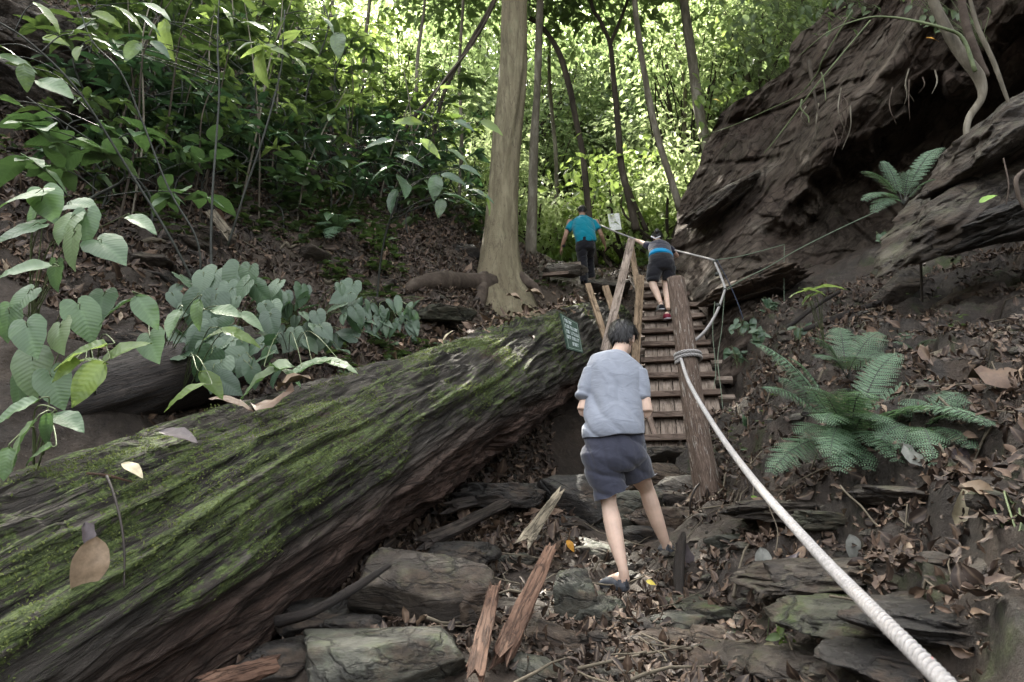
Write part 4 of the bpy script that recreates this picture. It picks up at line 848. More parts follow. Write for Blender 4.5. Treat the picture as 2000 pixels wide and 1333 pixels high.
# hand-placed leaves of the overhanging saplings, upper left
def sapling(label, stem, srad, leaves, mat='broad', smat='stem'):
    P = at(*np.array(stem, float).T); t = thing('sapling', label, 'sapling', P[0]); S_ = spline(P, 8); sm = MB(); sm.tube(S_, np.linspace(srad, srad*.5, len(S_)), 6)
    lb = {}
    for (px, py, s, an, Y, kd, mt) in leaves:
        c = at(px, py, Y); s_ = s/F*Y*1.08; a = R(an); d = nrm(A(math.cos(a), rng.normal()*.2-.15, -math.sin(a))); base = c-d*s_*.5
        put_leaves(lb.setdefault(mt, MB()), kd, base, d, A(0, -.6, .8)+rng.normal(size=3)*.3, s_, [rng.random()])
        k = np.argmin(np.linalg.norm(S_-base, axis=1)+np.maximum(0, S_[:, 2]-base[2])*1.5); q = S_[k]
        sm.tube(spline([q, (q+base)/2+A(0, 0, .05), base+d*.02], 4), np.linspace(srad*.5, .003, 9), 5)
    for mt, m_ in lb.items(): m_.build('leaves', MAT[mt], t)
    sm.build('stem', MAT[smat], t)
L, O = 'lance', 'oval'
sapling('long dark sapling stem leaning left across the left bank', [(385,565,5.4),(330,460,5.2),(250,330,5.0),(150,175,4.7),(60,85,4.5),(0,45,4.4),(-80,0,4.3)], .012, [(95,25,82,35,4.4,L,'bright'),(30,115,76,12,4.4,L,'broad'),(50,150,56,82,4.3,O,'broad'),(106,166,84,20,4.3,O,'heart'),(10,92,50,10,4.4,L,'broad'),(25,195,60,5,4.4,L,'heart'),(165,60,60,0,4.6,L,'broad')])
sapling('straight dark sapling stem rising in front of the left bank', [(415,575,5.8),(412,480,5.8),(415,380,5.8),(422,280,5.8),(428,180,5.8),(425,80,5.8),(430,-30,5.8)], .014, [(190,75,66,5,5.3,L,'broad'),(202,89,60,5,5.3,L,'broad'),(225,102,46,10,5.3,L,'broad'),(257,97,56,110,5.3,O,'broad'),(322,75,84,86,5.5,O,'bright'),(312,90,58,35,5.4,L,'heart'),(375,160,66,25,5.4,L,'heart'),(290,40,64,25,5.4,L,'heart'),(500,45,70,10,5.8,L,'broad'),(470,90,66,165,5.8,L,'broad'),(380,40,60,170,5.8,L,'broad'),(445,25,66,40,5.8,L,'bright')])
sapling('slim sapling with bright backlit leaves above the left bank', [(445,480,6.2),(480,370,6.1),(520,250,6),(548,140,6),(552,90,6),(556,20,6)], .012, [(508,128,88,88,5.9,O,'bright'),(500,95,64,178,5.9,L,'bright'),(536,92,66,15,5.9,L,'bright'),(585,118,66,35,5.9,L,'bright'),(600,85,60,25,6,L,'bright'),(565,70,60,-30,6,L,'bright'),(540,60,50,-80,6,L,'broad'),(660,85,60,88,6,O,'broad'),(640,40,60,40,6,L,'broad')])
sapling('forked dark sapling left of the straight stem', [(392,560,5.6),(385,470,5.5),(330,370,5.4),(275,230,5.3),(235,140,5.2),(180,80,5.1),(150,0,5.1)], .010, [(150,100,46,85,5.1,O,'bright'),(160,50,60,160,5.1,L,'broad'),(105,75,56,10,5.1,L,'bright'),(205,30,70,20,5.1,L,'bright'),(300,10,90,20,5.1,L,'heart'),(250,25,80,25,5.1,L,'bright')])
sapling('sapling with blue-grey leaves in front of the big trunk', [(735,600,8.4),(745,500,8.2),(765,420,8),(800,340,7.8),(830,270,7.6),(850,210,7.5)], .014,
  [(800,310,62,10,7.4,O,'blue'),(850,365,52,95,7.3,O,'blue'),(905,385,80,10,7.2,L,'blue'),(940,375,60,20,7.2,L,'blue'),(885,345,56,20,7.3,L,'blue'),(790,360,66,60,7.4,O,'blue'),(745,330,62,150,7.4,L,'blue'),(870,235,60,20,7.4,L,'broad'),(900,205,56,10,7.4,L,'bright'),(960,245,52,30,7.2,L,'bright'),(880,170,46,0,7.4,O,'bright'),(800,235,64,175,7.4,L,'bright'),(840,285,56,40,7.4,L,'bright'),(905,240,50,25,7.3,L,'blue'),(740,275,60,170,7.5,L,'blue'),(830,220,54,10,7.4,L,'blue'),(920,330,46,15,7.2,L,'blue'),(700,320,56,175,7.6,L,'blue'),(895,300,50,30,7.3,L,'broad'),(765,390,52,110,7.5,O,'blue'),(860,405,40,100,7.3,O,'broad'),(955,395,46,60,7.2,L,'broad')])
# generic leafy saplings filling the left thicket
def make_sap(i, h, nwh, lf, mat, kind):
    g = np.random.default_rng(60+i); t = thing('understory_sapling', 'x', 'sapling', (0, 0, -50)); sm = MB(); lb = MB()
    P = spline([(0, 0, -.2), (g.normal()*.1, g.normal()*.1, h*.35), (g.normal()*.2, g.normal()*.2, h*.7), (g.normal()*.3, g.normal()*.3, h)], 6); sm.tube(P, np.linspace(.016, .006, len(P)), 6)
    for k in range(nwh):
        q = P[int(len(P)*(.35+.64*k/nwh))-1]; an = k*2.4+g.random(); L_ = g.uniform(.25, .8)*(1.2-.4*k/nwh); tip = q+A(math.cos(an)*L_, math.sin(an)*L_, L_*g.uniform(.1, .6))
        br = spline([q, (q+tip)/2+A(0, 0, .06), tip], 4); sm.tube(br, np.linspace(.006, .003, len(br)), 4)
        m = int(g.integers(5, 9)); a2 = np.arange(m)*2.4+g.random()*6; s = br[np.clip((len(br)-1-np.arange(m)//2), 1, None)]
        d = np.stack([np.cos(a2), np.sin(a2), g.normal(-.15, .3, m)], -1)+nrm(tip-q)*.5; put_leaves(lb, kind, s, d, A(0, 0, 1)+g.normal(size=(m, 3))*.3, lf*g.uniform(.7, 1.2, m), g.random(m))
    lb.build('leaves', MAT[mat], t); sm.build('stem', MAT['stem'], t); return fixroot(t)
saps = [make_sap(0, 2.6, 13, .26, 'broad', 'lance'), make_sap(1, 3.2, 15, .24, 'bright', 'lance'), make_sap(2, 2.0, 11, .28, 'broad', 'oval'), make_sap(3, 1.1, 9, .24, 'blue', 'lance'), make_sap(4, .9, 8, .26, 'heart', 'oval'), make_sap(5, 1.5, 10, .25, 'broad', 'lance')]
SL = ['tall slender sapling with dark lance leaves on the left bank', 'tall slender sapling with bright backlit leaves on the left bank', 'sapling with oval dark leaves on the left bank', 'low sapling with blue-green lance leaves on the left bank', 'low sapling with pale oval leaves on the left bank', 'knee-high sapling with dark lance leaves on the left bank']
spots = [(520,330,0),(600,350,1),(560,300,2),(660,330,0),(720,380,3),(640,400,3),(700,300,1),(480,300,2),(760,360,3),(420,260,0),(820,420,3),(350,250,2),(580,260,1),(880,440,3),(300,200,0),(250,180,2),(660,420,3),(530,380,3),(740,300,0),(790,330,1),(610,300,3),(470,240,1),(390,210,2),(690,370,3),(560,420,3),(860,380,1),(150,150,2),(450,330,3),(330,300,3),(910,470,3),(720,430,3),(850,400,0),(780,410,3),(600,240,2),(520,250,0),(650,270,2)]
gg = np.random.default_rng(77)
for _ in range(26):
    px_, py_ = gg.uniform(200, 940), gg.uniform(170, 440)
    if py_ > 210+.24*(px_-100)*.9-30 or gg.random() < .35: spots.append((px_, py_, int(gg.choice([0, 2, 3, 3, 1], p=[.2, .2, .3, .2, .1]))))
for _ in range(30): spots.append((gg.uniform(120, 930), gg.uniform(270, 480), int(gg.choice([3, 4, 5]))))
su = set()
for i, (px, py, k) in enumerate(spots):
    p = GH(px, py, y0=5.5); loc = (float(p[0]), float(p[1]), float(p[2])); sc = .7+.5*((i*29) % 10)/10
    if k not in su: su.add(k); saps[k].location = loc; saps[k]['label'] = SL[k]; saps[k]['group'] = SL[k].replace('sapling', 'saplings', 1); saps[k].scale = (sc,)*3
    else: copy_tree(saps[k], loc, i*1.1, sc, SL[k], SL[k].replace('sapling', 'saplings', 1))
gs = np.random.default_rng(12)
for i in range(30):
    px_, py_ = gs.uniform(170, 900), gs.uniform(250, 470)
    p = ground_hit(px_, py_, y0=5.5); hgt = gs.uniform(1.6, 3.4); lean = gs.normal(0, .45)
    P = [p-A(0, 0, .1), p+A(lean*.25*hgt*.4+gs.normal()*.04, 0, hgt*.35), p+A(lean*.5*hgt*.5, gs.normal()*.1, hgt*.7), p+A(lean*hgt*.45+gs.normal()*.1, 0, hgt)]
    o = trunk_obj('bare_sapling', P, (.014, .012, .009, .005), MAT['barkg' if i % 3 else 'barkd'], None, 6, seed=i, rough=.1); tag(o, ('thin grey bare stem growing on the left slope' if i % 3 else 'thin dark bare stem growing on the left slope'), 'sapling', ('thin grey stems on the left slope' if i % 3 else 'thin dark stems on the left slope'))
# tiny seedlings across the banks: ground cover nobody could count
mb = MB()
def seedl(n, x0, x1, y0, y1, s0, s1):
    x, y = scatter(n, x0, x1, y0, y1); k = fbm(np.stack([x*.9, y*.9, x*0], -1), 3, 88) > .15; x, y = x[k], y[k]; z = height(x, y)
    for a in range(5):
        an = rng.random(len(x))*6.28; d = np.stack([np.cos(an), np.sin(an), .25+0*an], -1); hh = rng.uniform(.03, .16, len(x))
        put_leaves(mb, 'oval', np.stack([x, y, z+hh], -1), d, A(0, 0, 1)+rng.normal(size=(len(x), 3))*.3, rng.uniform(s0, s1, len(x)))
seedl(5200, -8, -.5, 7.0, 14, .06, .15); seedl(160, 1.6, 5, 2.5, 7, .03, .06); seedl(500, -9, -4, 5, 9, .06, .12); seedl(200, .5, 4, 11, 14, .06, .12)
tag(mb.build('seedlings', MAT['broad']), 'low green seedlings and herbs sprouting across the banks', 'ground cover', kind='stuff')
# ferns
def frond(lb, sm, root, ctrl, tip, wd, npair=20, nl=(0, -.5, .85)):
    P = [(1-t)**2*root+2*t*(1-t)*ctrl+t*t*tip for t in np.linspace(0, 1, 26)]; P = np.array(P); L_ = np.linalg.norm(np.diff(P, axis=0), axis=1).sum()
    sm.tube(P, np.linspace(.004, .0012, 26), 5)
    for k in range(npair):
        t = .20+.79*k/npair; q = np.array([np.interp(t, np.linspace(0, 1, 26), P[:, c]) for c in range(3)])
        d = nrm(P[min(25, int(t*25)+1)]-P[int(t*25)]); N = A(*nl); N = nrm(N-d*(N@d)); X_ = np.cross(d, N)
        pl = wd*(math.sin(math.pi*min(1, ((t-.15)/.85)**.75))**.7)*(1-.25*t)+.012
        for sgn in (-1, 1):
            pd = nrm(X_*sgn+d*.42-N*.10+rng.normal(size=3)*.05); m = max(4, int(pl/.011)); u = np.arange(m)/m
            pts = q+pd*(u*pl)[:, None]-N*(.12*pl*u*u)[:, None]; ls = min(pl*.20, L_/npair*.30)*(1-u**2.2)+.003
            for s2 in (-1, 1):
                side = nrm(np.cross(pd, N))*s2; put_leaves(lb, 'simple', pts, np.repeat((side+pd*.55)[None], m, 0), np.repeat(N[None], m, 0)+rng.normal(size=(m, 3))*.12, ls*1.5, np.clip(.5+.12*rng.normal(size=m)+.25*(k % 3-1)*.4, 0, 1))
            sm.tube(np.array([q, q+pd*pl*.5-N*.03*pl, q+pd*pl-N*.12*pl]), (.0016, .001, .0005), 4)
def fernplant(label, root, tips, Yt, wd, npair=20):
    root = A(*root); t = thing('fern', label, 'fern', root); lb = MB(); sm = MB()
    for i, (px, py, dy) in enumerate(tips):
        gh = ground_hit(px, py)[1]; tip = at(px, py, min(Yt+dy, gh-.10) if abs(gh-Yt) < 2.2 else Yt+dy); mid = (root+tip)/2; ctrl = mid+A(0, 0, .32*np.linalg.norm(tip-root)); frond(lb, sm, root, ctrl, tip, wd*rng.uniform(.85, 1.15), npair)
    lb.build('fronds', MAT['fern'], t, False); sm.build('stalks', MAT['stem'], t)
fernplant('largest fern with many arching fronds on the right bank', GH(1660, 880), [(1472,672,.2),(1500,930,-.1),(1945,835,-.3),(1700,925,-.4),(1850,745,.1),(1585,760,-.25),(1620,900,-.5),(1870,800,.3),(1760,690,.5),(1560,850,-.1),(1700,780,-.6),(1520,740,.35),(1800,870,-.3),(1545,700,.1),(1610,830,-.4),(1660,760,-.2),(1730,830,-.5),(1900,790,0),(1640,930,-.5),(1760,910,-.4),(1490,760,.1)], 3.9, .15, 19)
fernplant('fern spreading to the right of the largest fern', GH(1800, 850), [(1945,835,-.2),(1880,770,.1),(1905,880,-.3),(1830,920,-.4),(1760,880,-.3),(1850,800,0),(1790,780,.2),(1720,860,-.2)], 3.6, .12, 17)
fernplant('smaller fern behind the largest fern on the right bank', GH(1655, 740), [(1590,660,-.2),(1722,650,.1),(1600,700,-.3),(1690,700,-.4),(1640,640,.3),(1730,690,0)], 4.9, .15, 18)
fernplant('fern growing on the jutting ledge in front of the dark rock', at(1765, 400, 5.2), [(1685,335,-.1),(1685,395,-.2),(1845,288,.2),(1825,350,-.1),(1725,315,.2),(1705,418,-.2),(1780,330,0)], 5.1, .11, 15)
fernplant('tiny fern on the litter above the largest fern', GH(1790, 690), [(1770,650,0),(1830,665,0),(1750,670,-.1)], 5.2, .08, 12)
fernplant('small fern low on the left bank', GH(660, 455, y0=6), [(620,440,0),(700,435,0),(660,420,0),(640,470,-.2)], 8.4, .16, 12)
plant('sprig', 'pale green sprig of long leaves above the ferns', 'plant', GH(1610, 680), [(1560,568,46,175,5.6,L),(1590,565,44,10,5.6,L),(1620,556,56,-8,5.6,L),(1585,575,44,170,5.6,L),(1600,560,40,-20,5.6,L),(1575,580,36,150,5.6,L)], 'bright', .003, nlook=(0, -.2, 1))
plant('broad_leaf_plant', 'dark green broad leaves at the right edge below the ferns', 'plant', GH(1990, 1090), [(1962,1050,76,160,2.45,O),(1990,1010,60,60,2.45,O),(1985,1060,70,20,2.4,O),(1935,1035,50,170,2.5,L)], 'broad')
plant('seedling', 'small seedling in the litter at the foot of the right bank', 'plant', GH(1525, 1250), [(1510,1245,26,170,2.9,O),(1540,1246,26,10,2.9,O),(1530,1262,26,90,2.9,O),(1524,1228,20,-80,2.9,O)], 'bright', .002)
for i, (px, py, Y) in enumerate([(1450,640,7.6),(1500,600,8.0),(1480,660,7.2),(1560,650,6.8),(1730,470,6.3),(1470,830,6.0),(1440,700,7.6)]):
    plant('herb', 'small dark herb growing low on the rocks right of the stairs', 'plant', at(px, py+16, Y), [(px+rng.uniform(-22, 22), py+rng.uniform(-14, 10), rng.uniform(16, 26), rng.uniform(0, 360), Y, O) for _ in range(9)], 'blue', .002, group='small herbs on the rocks right of the stairs')
# leafy twigs hanging at cliff edge
for i, (px, py, Y, n_, sp) in enumerate([(1500,30,12,60,80),(1560,60,11.5,40,60),(1470,120,12.5,36,50),(1400,190,13,30,45),(1620,30,10,34,60),(1430,60,13,50,60),(1780,20,7.5,16,90),(1530,-10,12,60,90),(1690,10,9,40,80),(1590,100,10.5,36,50),(1850,30,7,22,70),(1450,180,12.6,26,36),(1650,-30,9.5,50,80)]):
    plant('leafy_twig', 'leafy shrub leaning over the upper edge of the cliff', 'shrub', at(px+70, py+60, Y), [(px+rng.normal()*sp*.5, py+rng.normal()*sp*.4, rng.uniform(14, 26), rng.uniform(0, 180), Y+rng.normal()*.3, O) for _ in range(n_)], 'bright' if i % 2 else 'canopyd', .003, group='shrubs along the upper edge of the cliff')
# ------------------------------------------------------------------ timber: stairs, posts, planks
def board(mb, p0, p1, w_, th, up=(0, 0, 1), rnd=0., bev=.004, rag=0., n=1):
    p0, p1 = A(*p0), A(*p1); d = p1-p0; L_ = np.linalg.norm(d); d = d/L_; sx = nrm(np.cross(d, A(*up))); u = np.cross(sx, d); c = (p0+p1)/2
    t = MB(); t.box(c, sx*w_/2, d*L_/2, u*th/2, bev); V, f = t.arrays()
    q = V-c; r0 = float(rng.random()*20); wc = np.stack([(q@d)*.5+r0, (q@sx)*5+r0, (q@u)*5], -1)
    if rag: V = V+rag*fbm(V*9, 2, 3)[:, None]*sx
    mb.add(V, f[0], f[1], wc=wc, rnd=rnd)
def pole(mb, pts, rad, n=14, b=None, seed=0, rough=.05, sub=8, side=None, sc=(1, 1)):
    S_ = spline(pts, sub); q = np.linspace(0, 1, len(S_)); r = np.interp(q, np.linspace(0, 1, len(rad)), rad)
    t = MB(); t.tube(S_, r, n, side=side); V, f = t.arrays(); ctr = np.vstack([np.repeat(S_, n, 0), S_[:1], S_[-1:]]); d = V-ctr
    ang = np.tile(np.arange(n)*2*math.pi/n, len(S_)); ang = np.append(ang, [0, 0]); ln = np.append(np.repeat(np.cumsum(np.append(0, np.linalg.norm(np.diff(S_, axis=0), axis=1))), n), [0, 1])
    cyl = np.stack([ln*1.2, np.cos(ang)*sc[0], np.sin(ang)*sc[0]], -1)
    V = ctr+d*(1+rough*fbm(cyl*A(1.5, 2.2, 2.2)+seed, 4, seed)*2)[:, None]
    mb.add(V, f[0], f[1], wc=np.stack([ln*(.9 if sc[0] < 1.6 else 2.2), np.cos(ang)*1.1, np.sin(ang)*1.1], -1)*A(1, sc[1] if sc[0] < 1.6 else 1.2, sc[1] if sc[0] < 1.6 else 1.2)+seed, rnd=0.)
s0 = at(1340, 872, 7.35); s1 = at(1306, 548, 11.7)
sdir = nrm(s1-s0); SL_ = np.linalg.norm(s1-s0); sx = nrm(np.cross(sdir, A(0, 0, 1))); sup = np.cross(sx, sdir)
st = thing('wooden_stairway', 'steep wooden plank stairway with cross battens climbing beside the rock face', 'stairway', s0)
for k in range(5):
    off = (k-2)*.172; mb = MB(); board(mb, s0+sx*off-sdir*.1, s1+sx*off, .164, .025, sup, rnd=rng.random()); mb.build('deck_plank', MAT['deck'], st, False)
NT = 11; fwd = nrm(A(sdir[0], sdir[1], 0))
for k in range(NT):
    p = s0+sdir*(.10+k*SL_/NT*.985)+sup*.05; mb = MB(); e = .475+rng.normal()*.014
    tilt = A(0, 0, rng.normal()*.006)
    board(mb, p-sx*e-fwd*.04+tilt, p+sx*e-fwd*.04-tilt, .17, .066, (0, 0, 1), rnd=rng.random(), bev=.005); mb.build('tread', MAT['tread'], st, False)
    mb = MB(); q = p-sup*.11+sdir*.06; o2 = .14+.03*math.sin(k*2.1)
    board(mb, q-sx*(.50+.03*math.cos(k)), q+sx*(.52+o2), .10, .06, sup, rnd=rng.random()*.4); mb.build('cross_beam', MAT['deck'], st, False)
for sg in (-1, 1):
    mb = MB(); board(mb, s0+sx*sg*.34-sup*.19-sdir*.15, s1+sx*sg*.34-sup*.19, .07, .12, sup, rnd=.6); mb.build('stringer', MAT['tread'], st, False)
def beam(px, w_, th, label, mat='beam', name='wooden_post', up=(0, -1, .2), rnd=0.):
    P = at(*np.array(px, float).T); mb = MB(); 
    for a, b in zip(P[:-1], P[1:]): board(mb, a, b, w_, th, up, rnd=rnd)
    return tag(mb.build(name, MAT[mat], None, False), label, 'post')
beam([(1148,556,8.6),(1197,705,8.0)], .075, .06, 'short warm-brown prop leaning against the end of the log', 'beam')
beam([(1182,560,9.2),(1215,660,8.8)], .09, .05, 'short board half hidden behind the long leaning post', 'beam', 'wooden_board')
beam([(1233,470,9.0),(1180,690,8.0)], .105, .08, 'long square post leaning left behind the dark-haired head', 'deck', rnd=.2)
beam([(1232,478,9.6),(1250,590,9.3)], .075, .07, 'inner post crossing behind the long leaning post', 'beam')
beam([(1251,540,9.1),(1240,720,8.6)], .10, .07, 'upright handrail post at the left edge of the stairs', 'beam')
beam([(1262,795,7.6),(1282,862,7.5)], .06, .05, 'short prop slanting under the lowest treads', 'tread')
beam([(1130,517,12.9),(1060,524,12.6)], .2, .07, 'wooden step plank lying at the crest', 'deck', 'step_board', (0, 0, 1))
beam([(1110,534,12.3),(1060,538,12.3)], .12, .06, 'second wooden step plank just below the crest', 'tread', 'step_board', (0, 0, 1))
beam([(1198,418,14.5),(1203,450,14.5)], .26, .03, 'small white board nailed up among the trees behind the climbers', 'oldwood', 'white_board').data.materials[0] = flat('white_paint', (.75, .76, .74))
# the leaning post that carries the rope
mb = MB(); PB = at(1395, 1010, 5.55); PT = at(1319, 545, 5.85)
pts = [PB-nrm(PT-PB)*.15, PB, PB+(PT-PB)*.25+A(-.02, 0, 0), PB+(PT-PB)*.5+A(-.02, 0, 0), PB+(PT-PB)*.75, PT]
pole(mb, pts, (.140, .125, .098, .086, .086, .078), 40, seed=3, rough=.05, sub=26, sc=(1.6, 2.6))
lp = tag(mb.build('leaning_post', MAT['post']), 'stout leaning tree-trunk post with peeling bark that holds the rope', 'post')
# rope
def strands(mb, path, rad, pitch, n=6, step=None, rv=None):
    P, s = resample(path, step or pitch/12); T = nrm(np.gradient(P, axis=0)); ref = A(.3, .2, .93); u = nrm(np.cross(T, ref)); v = np.cross(T, u)
    rr = rad if rv is None else np.interp(s, [0, s[-1]], rv)
    for k in range(3):
        a = s/pitch*2*math.pi+k*2*math.pi/3; Q = P+(u*np.cos(a)[:, None]+v*np.sin(a)[:, None])*rad*.64
        mb.tube(Q, rad*.42, n, rnd=k*.3, wc=A(0, 0, 0))
m_ = M('white_rope', .75, .2); c_ = m_.co(); nn_ = m_.noise(c_, 90, 4, .7); col_ = m_.ramp(nn_, [(.3, (.19, .18, .172)), (.7, (.36, .345, .335))])
fl_ = m_.ramp(m_.noise(c_, 38, 2), [(.735, 0), (.75, .6)]); col_ = m_.mix(m_.math('MULTIPLY', fl_, m_.ramp(m_.noise(c_, 9, 2), [(.5, 0), (.52, .8)])), col_, m_.mix(m_.ramp(m_.noise(c_, 17, 1), [(.49, 0), (.51, 1)]), (.06, .10, .45), (.5, .10, .08)))
col_ = m_.mix(m_.ramp(m_.noise(c_, 6, 5, .7), [(.5, 0), (.7, .5)]), col_, (.28, .25, .22)); m_.out(col_, m_.bump(nn_, .5, .004)); MAT['rope'] = m_.m
pd = nrm(PT-PB); wc_ = PB+pd*np.dot(at(1337, 697, 5.7)-PB, pd); wr = .100
e1 = nrm(np.cross(pd, A(0, 0, 1)+A(.2, 0, 0))); e1 = nrm(A(1, 0, 0)-pd*pd[0]); e2 = np.cross(pd, e1)
if e2[1] > 0: e2 = -e2            # e2 points to the camera
near = [at(1850, 1340, .93), at(1702, 1190, 1.2), at(1585, 1067, 1.66), at(1467, 932, 2.4), at(1395, 832, 3.4), at(1346, 748, 4.6)]
start = wc_+e2*(wr*.75)-e1*wr*.85-pd*.03
wrap = [wc_+(e1*math.cos(a)+e2*math.sin(a))*(wr+.004)+pd*h for a, h in zip(np.linspace(2.2, 2.2+2*math.pi*2.28, 34), np.linspace(-.035, .04, 34))]
tail = [at(1350, 672, 5.9), at(1378, 646, 6.3), at(1400, 610, 7.0), at(1415, 570, 7.55), at(1416, 563, 7.65), at(1406, 535, 8.2), at(1396, 513, 8.75), at(1392, 508, 8.85), at(1350, 497, 9.9), at(1313, 488, 10.8), at(1285, 480, 11.3), at(1262, 474, 11.2), at(1240, 467, 11.1), at(1200, 452, 12.0), at(1168, 438, 13.6), at(1150, 432, 13.9), at(1138, 440, 14.2)]
mb = MB(); strands(mb, spline([at(1905, 1420, .80)]+near+[start], 10), .0127, .045, 8)
strands(mb, spline([start]+wrap[1:], 4), .0160, .075, 7)
pt = [wrap[-1]]+tail; strands(mb, spline(pt, 6)[:len(pt)*6], .0150, .075, 5, step=.014)
tag(mb.build('rope_handrail', MAT['rope']), 'thick white twisted rope running from the lower right round the post and up the stairs', 'rope')
kn = MB()
for (px, py, Y) in [(1402,597,7.15),(1416,567,7.6),(1396,512,8.75),(1400,536,8.2)]:
    p = at(px, py, Y); kn.tube(np.array([p-A(.0, 0, .02), p, p+A(0, 0, .02)]), (.024, .028, .024), 8)
tag(kn.build('rope_lashing', MAT['stem']), 'dark lashings tied round the rope at its bends', 'lashing')
def cord(label, pts, r, mat='gstem', name='cord'):
    P = spline(at(*np.array(pts, float).T), 6); mb = MB(); mb.tube(P, r, 5); return tag(mb.build(name, MAT[mat] if isinstance(mat, str) else mat), label, 'cord')
blue = flat('blue_cord', (.012, .018, .035)); green_ = flat('green_cord', (.10, .13, .09))
cord('thin pale double cord from the rope bend up to the jutting ledge', [(1416,567,7.6),(1450,547,7.5),(1500,522,7.4),(1560,487,7.2),(1640,447,7.0),(1720,410,6.8)], .006, green_)
cord('upper thin cord tying the rope to the cliff', [(1398,508,8.8),(1450,500,8.7),(1532,478,8.8)], .006, green_)
cord('dark blue cord slanting from the upper rope bend to the ground', [(1400,508,8.75),(1420,545,8.4),(1440,590,8.1),(1452,625,7.9)], .007, blue)
cord('green string hanging straight from the rope bend', [(1415,572,7.5),(1410,640,7.3),(1402,700,7.2),(1408,760,7.0),(1412,800,6.9)], .004, green_)
cord('second green string hanging beside the stairs', [(1396,590,7.6),(1392,650,7.5),(1398,720,7.4),(1394,760,7.3)], .004, green_)
cord('thin string hanging from the upper cord on the cliff', [(1532,480,8.7),(1531,540,8.6),(1532,600,8.4)], .004, green_)
cord('dark loop of root at the foot of the post', [(1352,1020,5.3),(1348,985,5.25),(1356,958,5.25),(1366,945,5.3)], .009, 'blackwood', 'root_loop')
# sign on the log's end
def sign():
    yq = min(log_surf(a, b, .06)[0][1] for a, b in ((1094, 616), (1128, 631), (1139, 690), (1109, 682)))-.06; tl, tr, br, bl_ = at(1094, 612, yq), at(1128, 631, yq+.10), at(1139, 690, yq+.04), at(1109, 682, yq-.04)
    t = thing('sign', 'small dark green sign with white lettering hanging on the end of the log', 'sign', (tl+br)/2)
    n_ = nrm(np.cross(tr-tl, bl_-tl)); n_ = n_ if n_[1] < 0 else -n_
    def pt(u, v, o=0): return (tl*(1-u)+tr*u)*(1-v)+(bl_*(1-u)+br*u)*v+n_*o
    def quad(mb, u0, u1, v0, v1, o, th):
        a = [pt(u0, v0, o), pt(u1, v0, o), pt(u1, v1, o), pt(u0, v1, o)]; b = [x-n_*th for x in a]
        mb.add(a+b, [[0,1,2,3],[7,6,5,4],[0,4,5,1],[1,5,6,2],[2,6,7,3],[3,7,4,0]])
    mb = MB(); quad(mb, 0, 1, 0, 1, 0, .018); mb.build('board', flat('sign_green', (.028, .05, .036), .6, var=.4, scale=20), t, False)
    mb = MB()
    for a in ((.10,.93,.045,.06),(.10,.93,.94,.955),(.08,.10,.045,.955),(.93,.95,.045,.955)): quad(mb, *a, .004, .003)
    mb.build('border', flat('sign_border', (.17, .21, .17)), t, False)
    g = np.random.default_rng(3); mb = MB(); rows = [(.10,[(.18,.36),(.42,.62)]),(.26,[(.16,.40),(.46,.90)]),(.42,[(.16,.36),(.42,.90)]),(.58,[(.14,.38),(.44,.90)]),(.75,[(.40,.78)])]
    for v, words in rows:     # weathered letters: short upright strokes with bars, too worn to read in the photograph
        for a, b in words:
            u = a
            while u < b-.02:
                w_ = .045; quad(mb, u, u+.016, v, v+.10, .004, .003)
                k = g.integers(0, 3); 
                if k != 1: quad(mb, u+.0161, u+w_, v, v+.022, .004, .003)
                if k != 2: quad(mb, u+.0161, u+w_, v+.078, v+.10, .004, .003)
                if k == 0: quad(mb, u+w_-.014, u+w_, v+.0221, v+.0779, .004, .003)
                u += .064
    mb.build('lettering', flat('sign_white', (.36, .40, .39)), t, False)
sign()
# split timber, sticks and strips lying about
def stick(px, rad, mat, label, cat='stick', name='broken_plank', n=10, flatk=1., seed=0, rough=.12):
    mb = MB(); pole(mb, at(*np.array(px, float).T), rad, n, seed=seed, rough=rough, sub=12, sc=(1.4, 3)); V, f = mb.arrays()
    o = obj(name, V, f, MAT[mat], None, True, {k: np.concatenate(v) for k, v in mb.at.items()}); return tag(o, label, cat)
def splitplank(px, w0, w1, th, mat, label, seed=0):
    P = at(*np.array(px, float).T); n = 40; t = np.linspace(0, 1, n)[:, None]; Pm = P[0]*(1-t)+P[-1]*t; d = nrm(P[-1]-P[0]); sx_ = nrm(np.cross(d, A(0, -1, .6))); u = np.cross(sx_, d)
    w_ = np.interp(t[:, 0], [0, 1], [w0, w1]); k = 12; V = []
    for i in range(n):
        for j in range(k):
            a = j/k*2*math.pi; cx = max(-1, min(1, 1.25*math.cos(a))); cz = max(-1, min(1, 1.4*math.sin(a)))
            e = 1+.15*float(noise(A(j*.9, i*.07, seed), 3))+.16*float(noise(A(j*2.3, i*.2, seed), 5)); V.append(Pm[i]+sx_*cx*w_[i]/2*e+u*cz*th/2*e+d*(.12*float(noise(A(j*1.7, 0, seed), 8)) if i in (0, n-1) else 0))
    V = np.array(V); i, j = np.meshgrid(np.arange(n-1), np.arange(k), indexing='ij'); j2 = (j+1) % k; Q = np.stack([i*k+j, i*k+j2, (i+1)*k+j2, (i+1)*k+j], -1).reshape(-1, 4)
    V = np.vstack([V, Pm[0], Pm[-1]]); T_ = [[n*k, (q+1) % k, q] for q in range(k)]+[[n*k+1, (n-1)*k+q, (n-1)*k+(q+1) % k] for q in range(k)]
    wc = np.stack([(V-P[0])@d*.8, (V-P[0])@sx_*9, (V-P[0])@u*9], -1)+seed
    return tag(obj('broken_plank', V, [Q, T_], MAT[mat], None, False, {'wc': wc, 'rnd': np.zeros(len(V))}), label, 'plank')
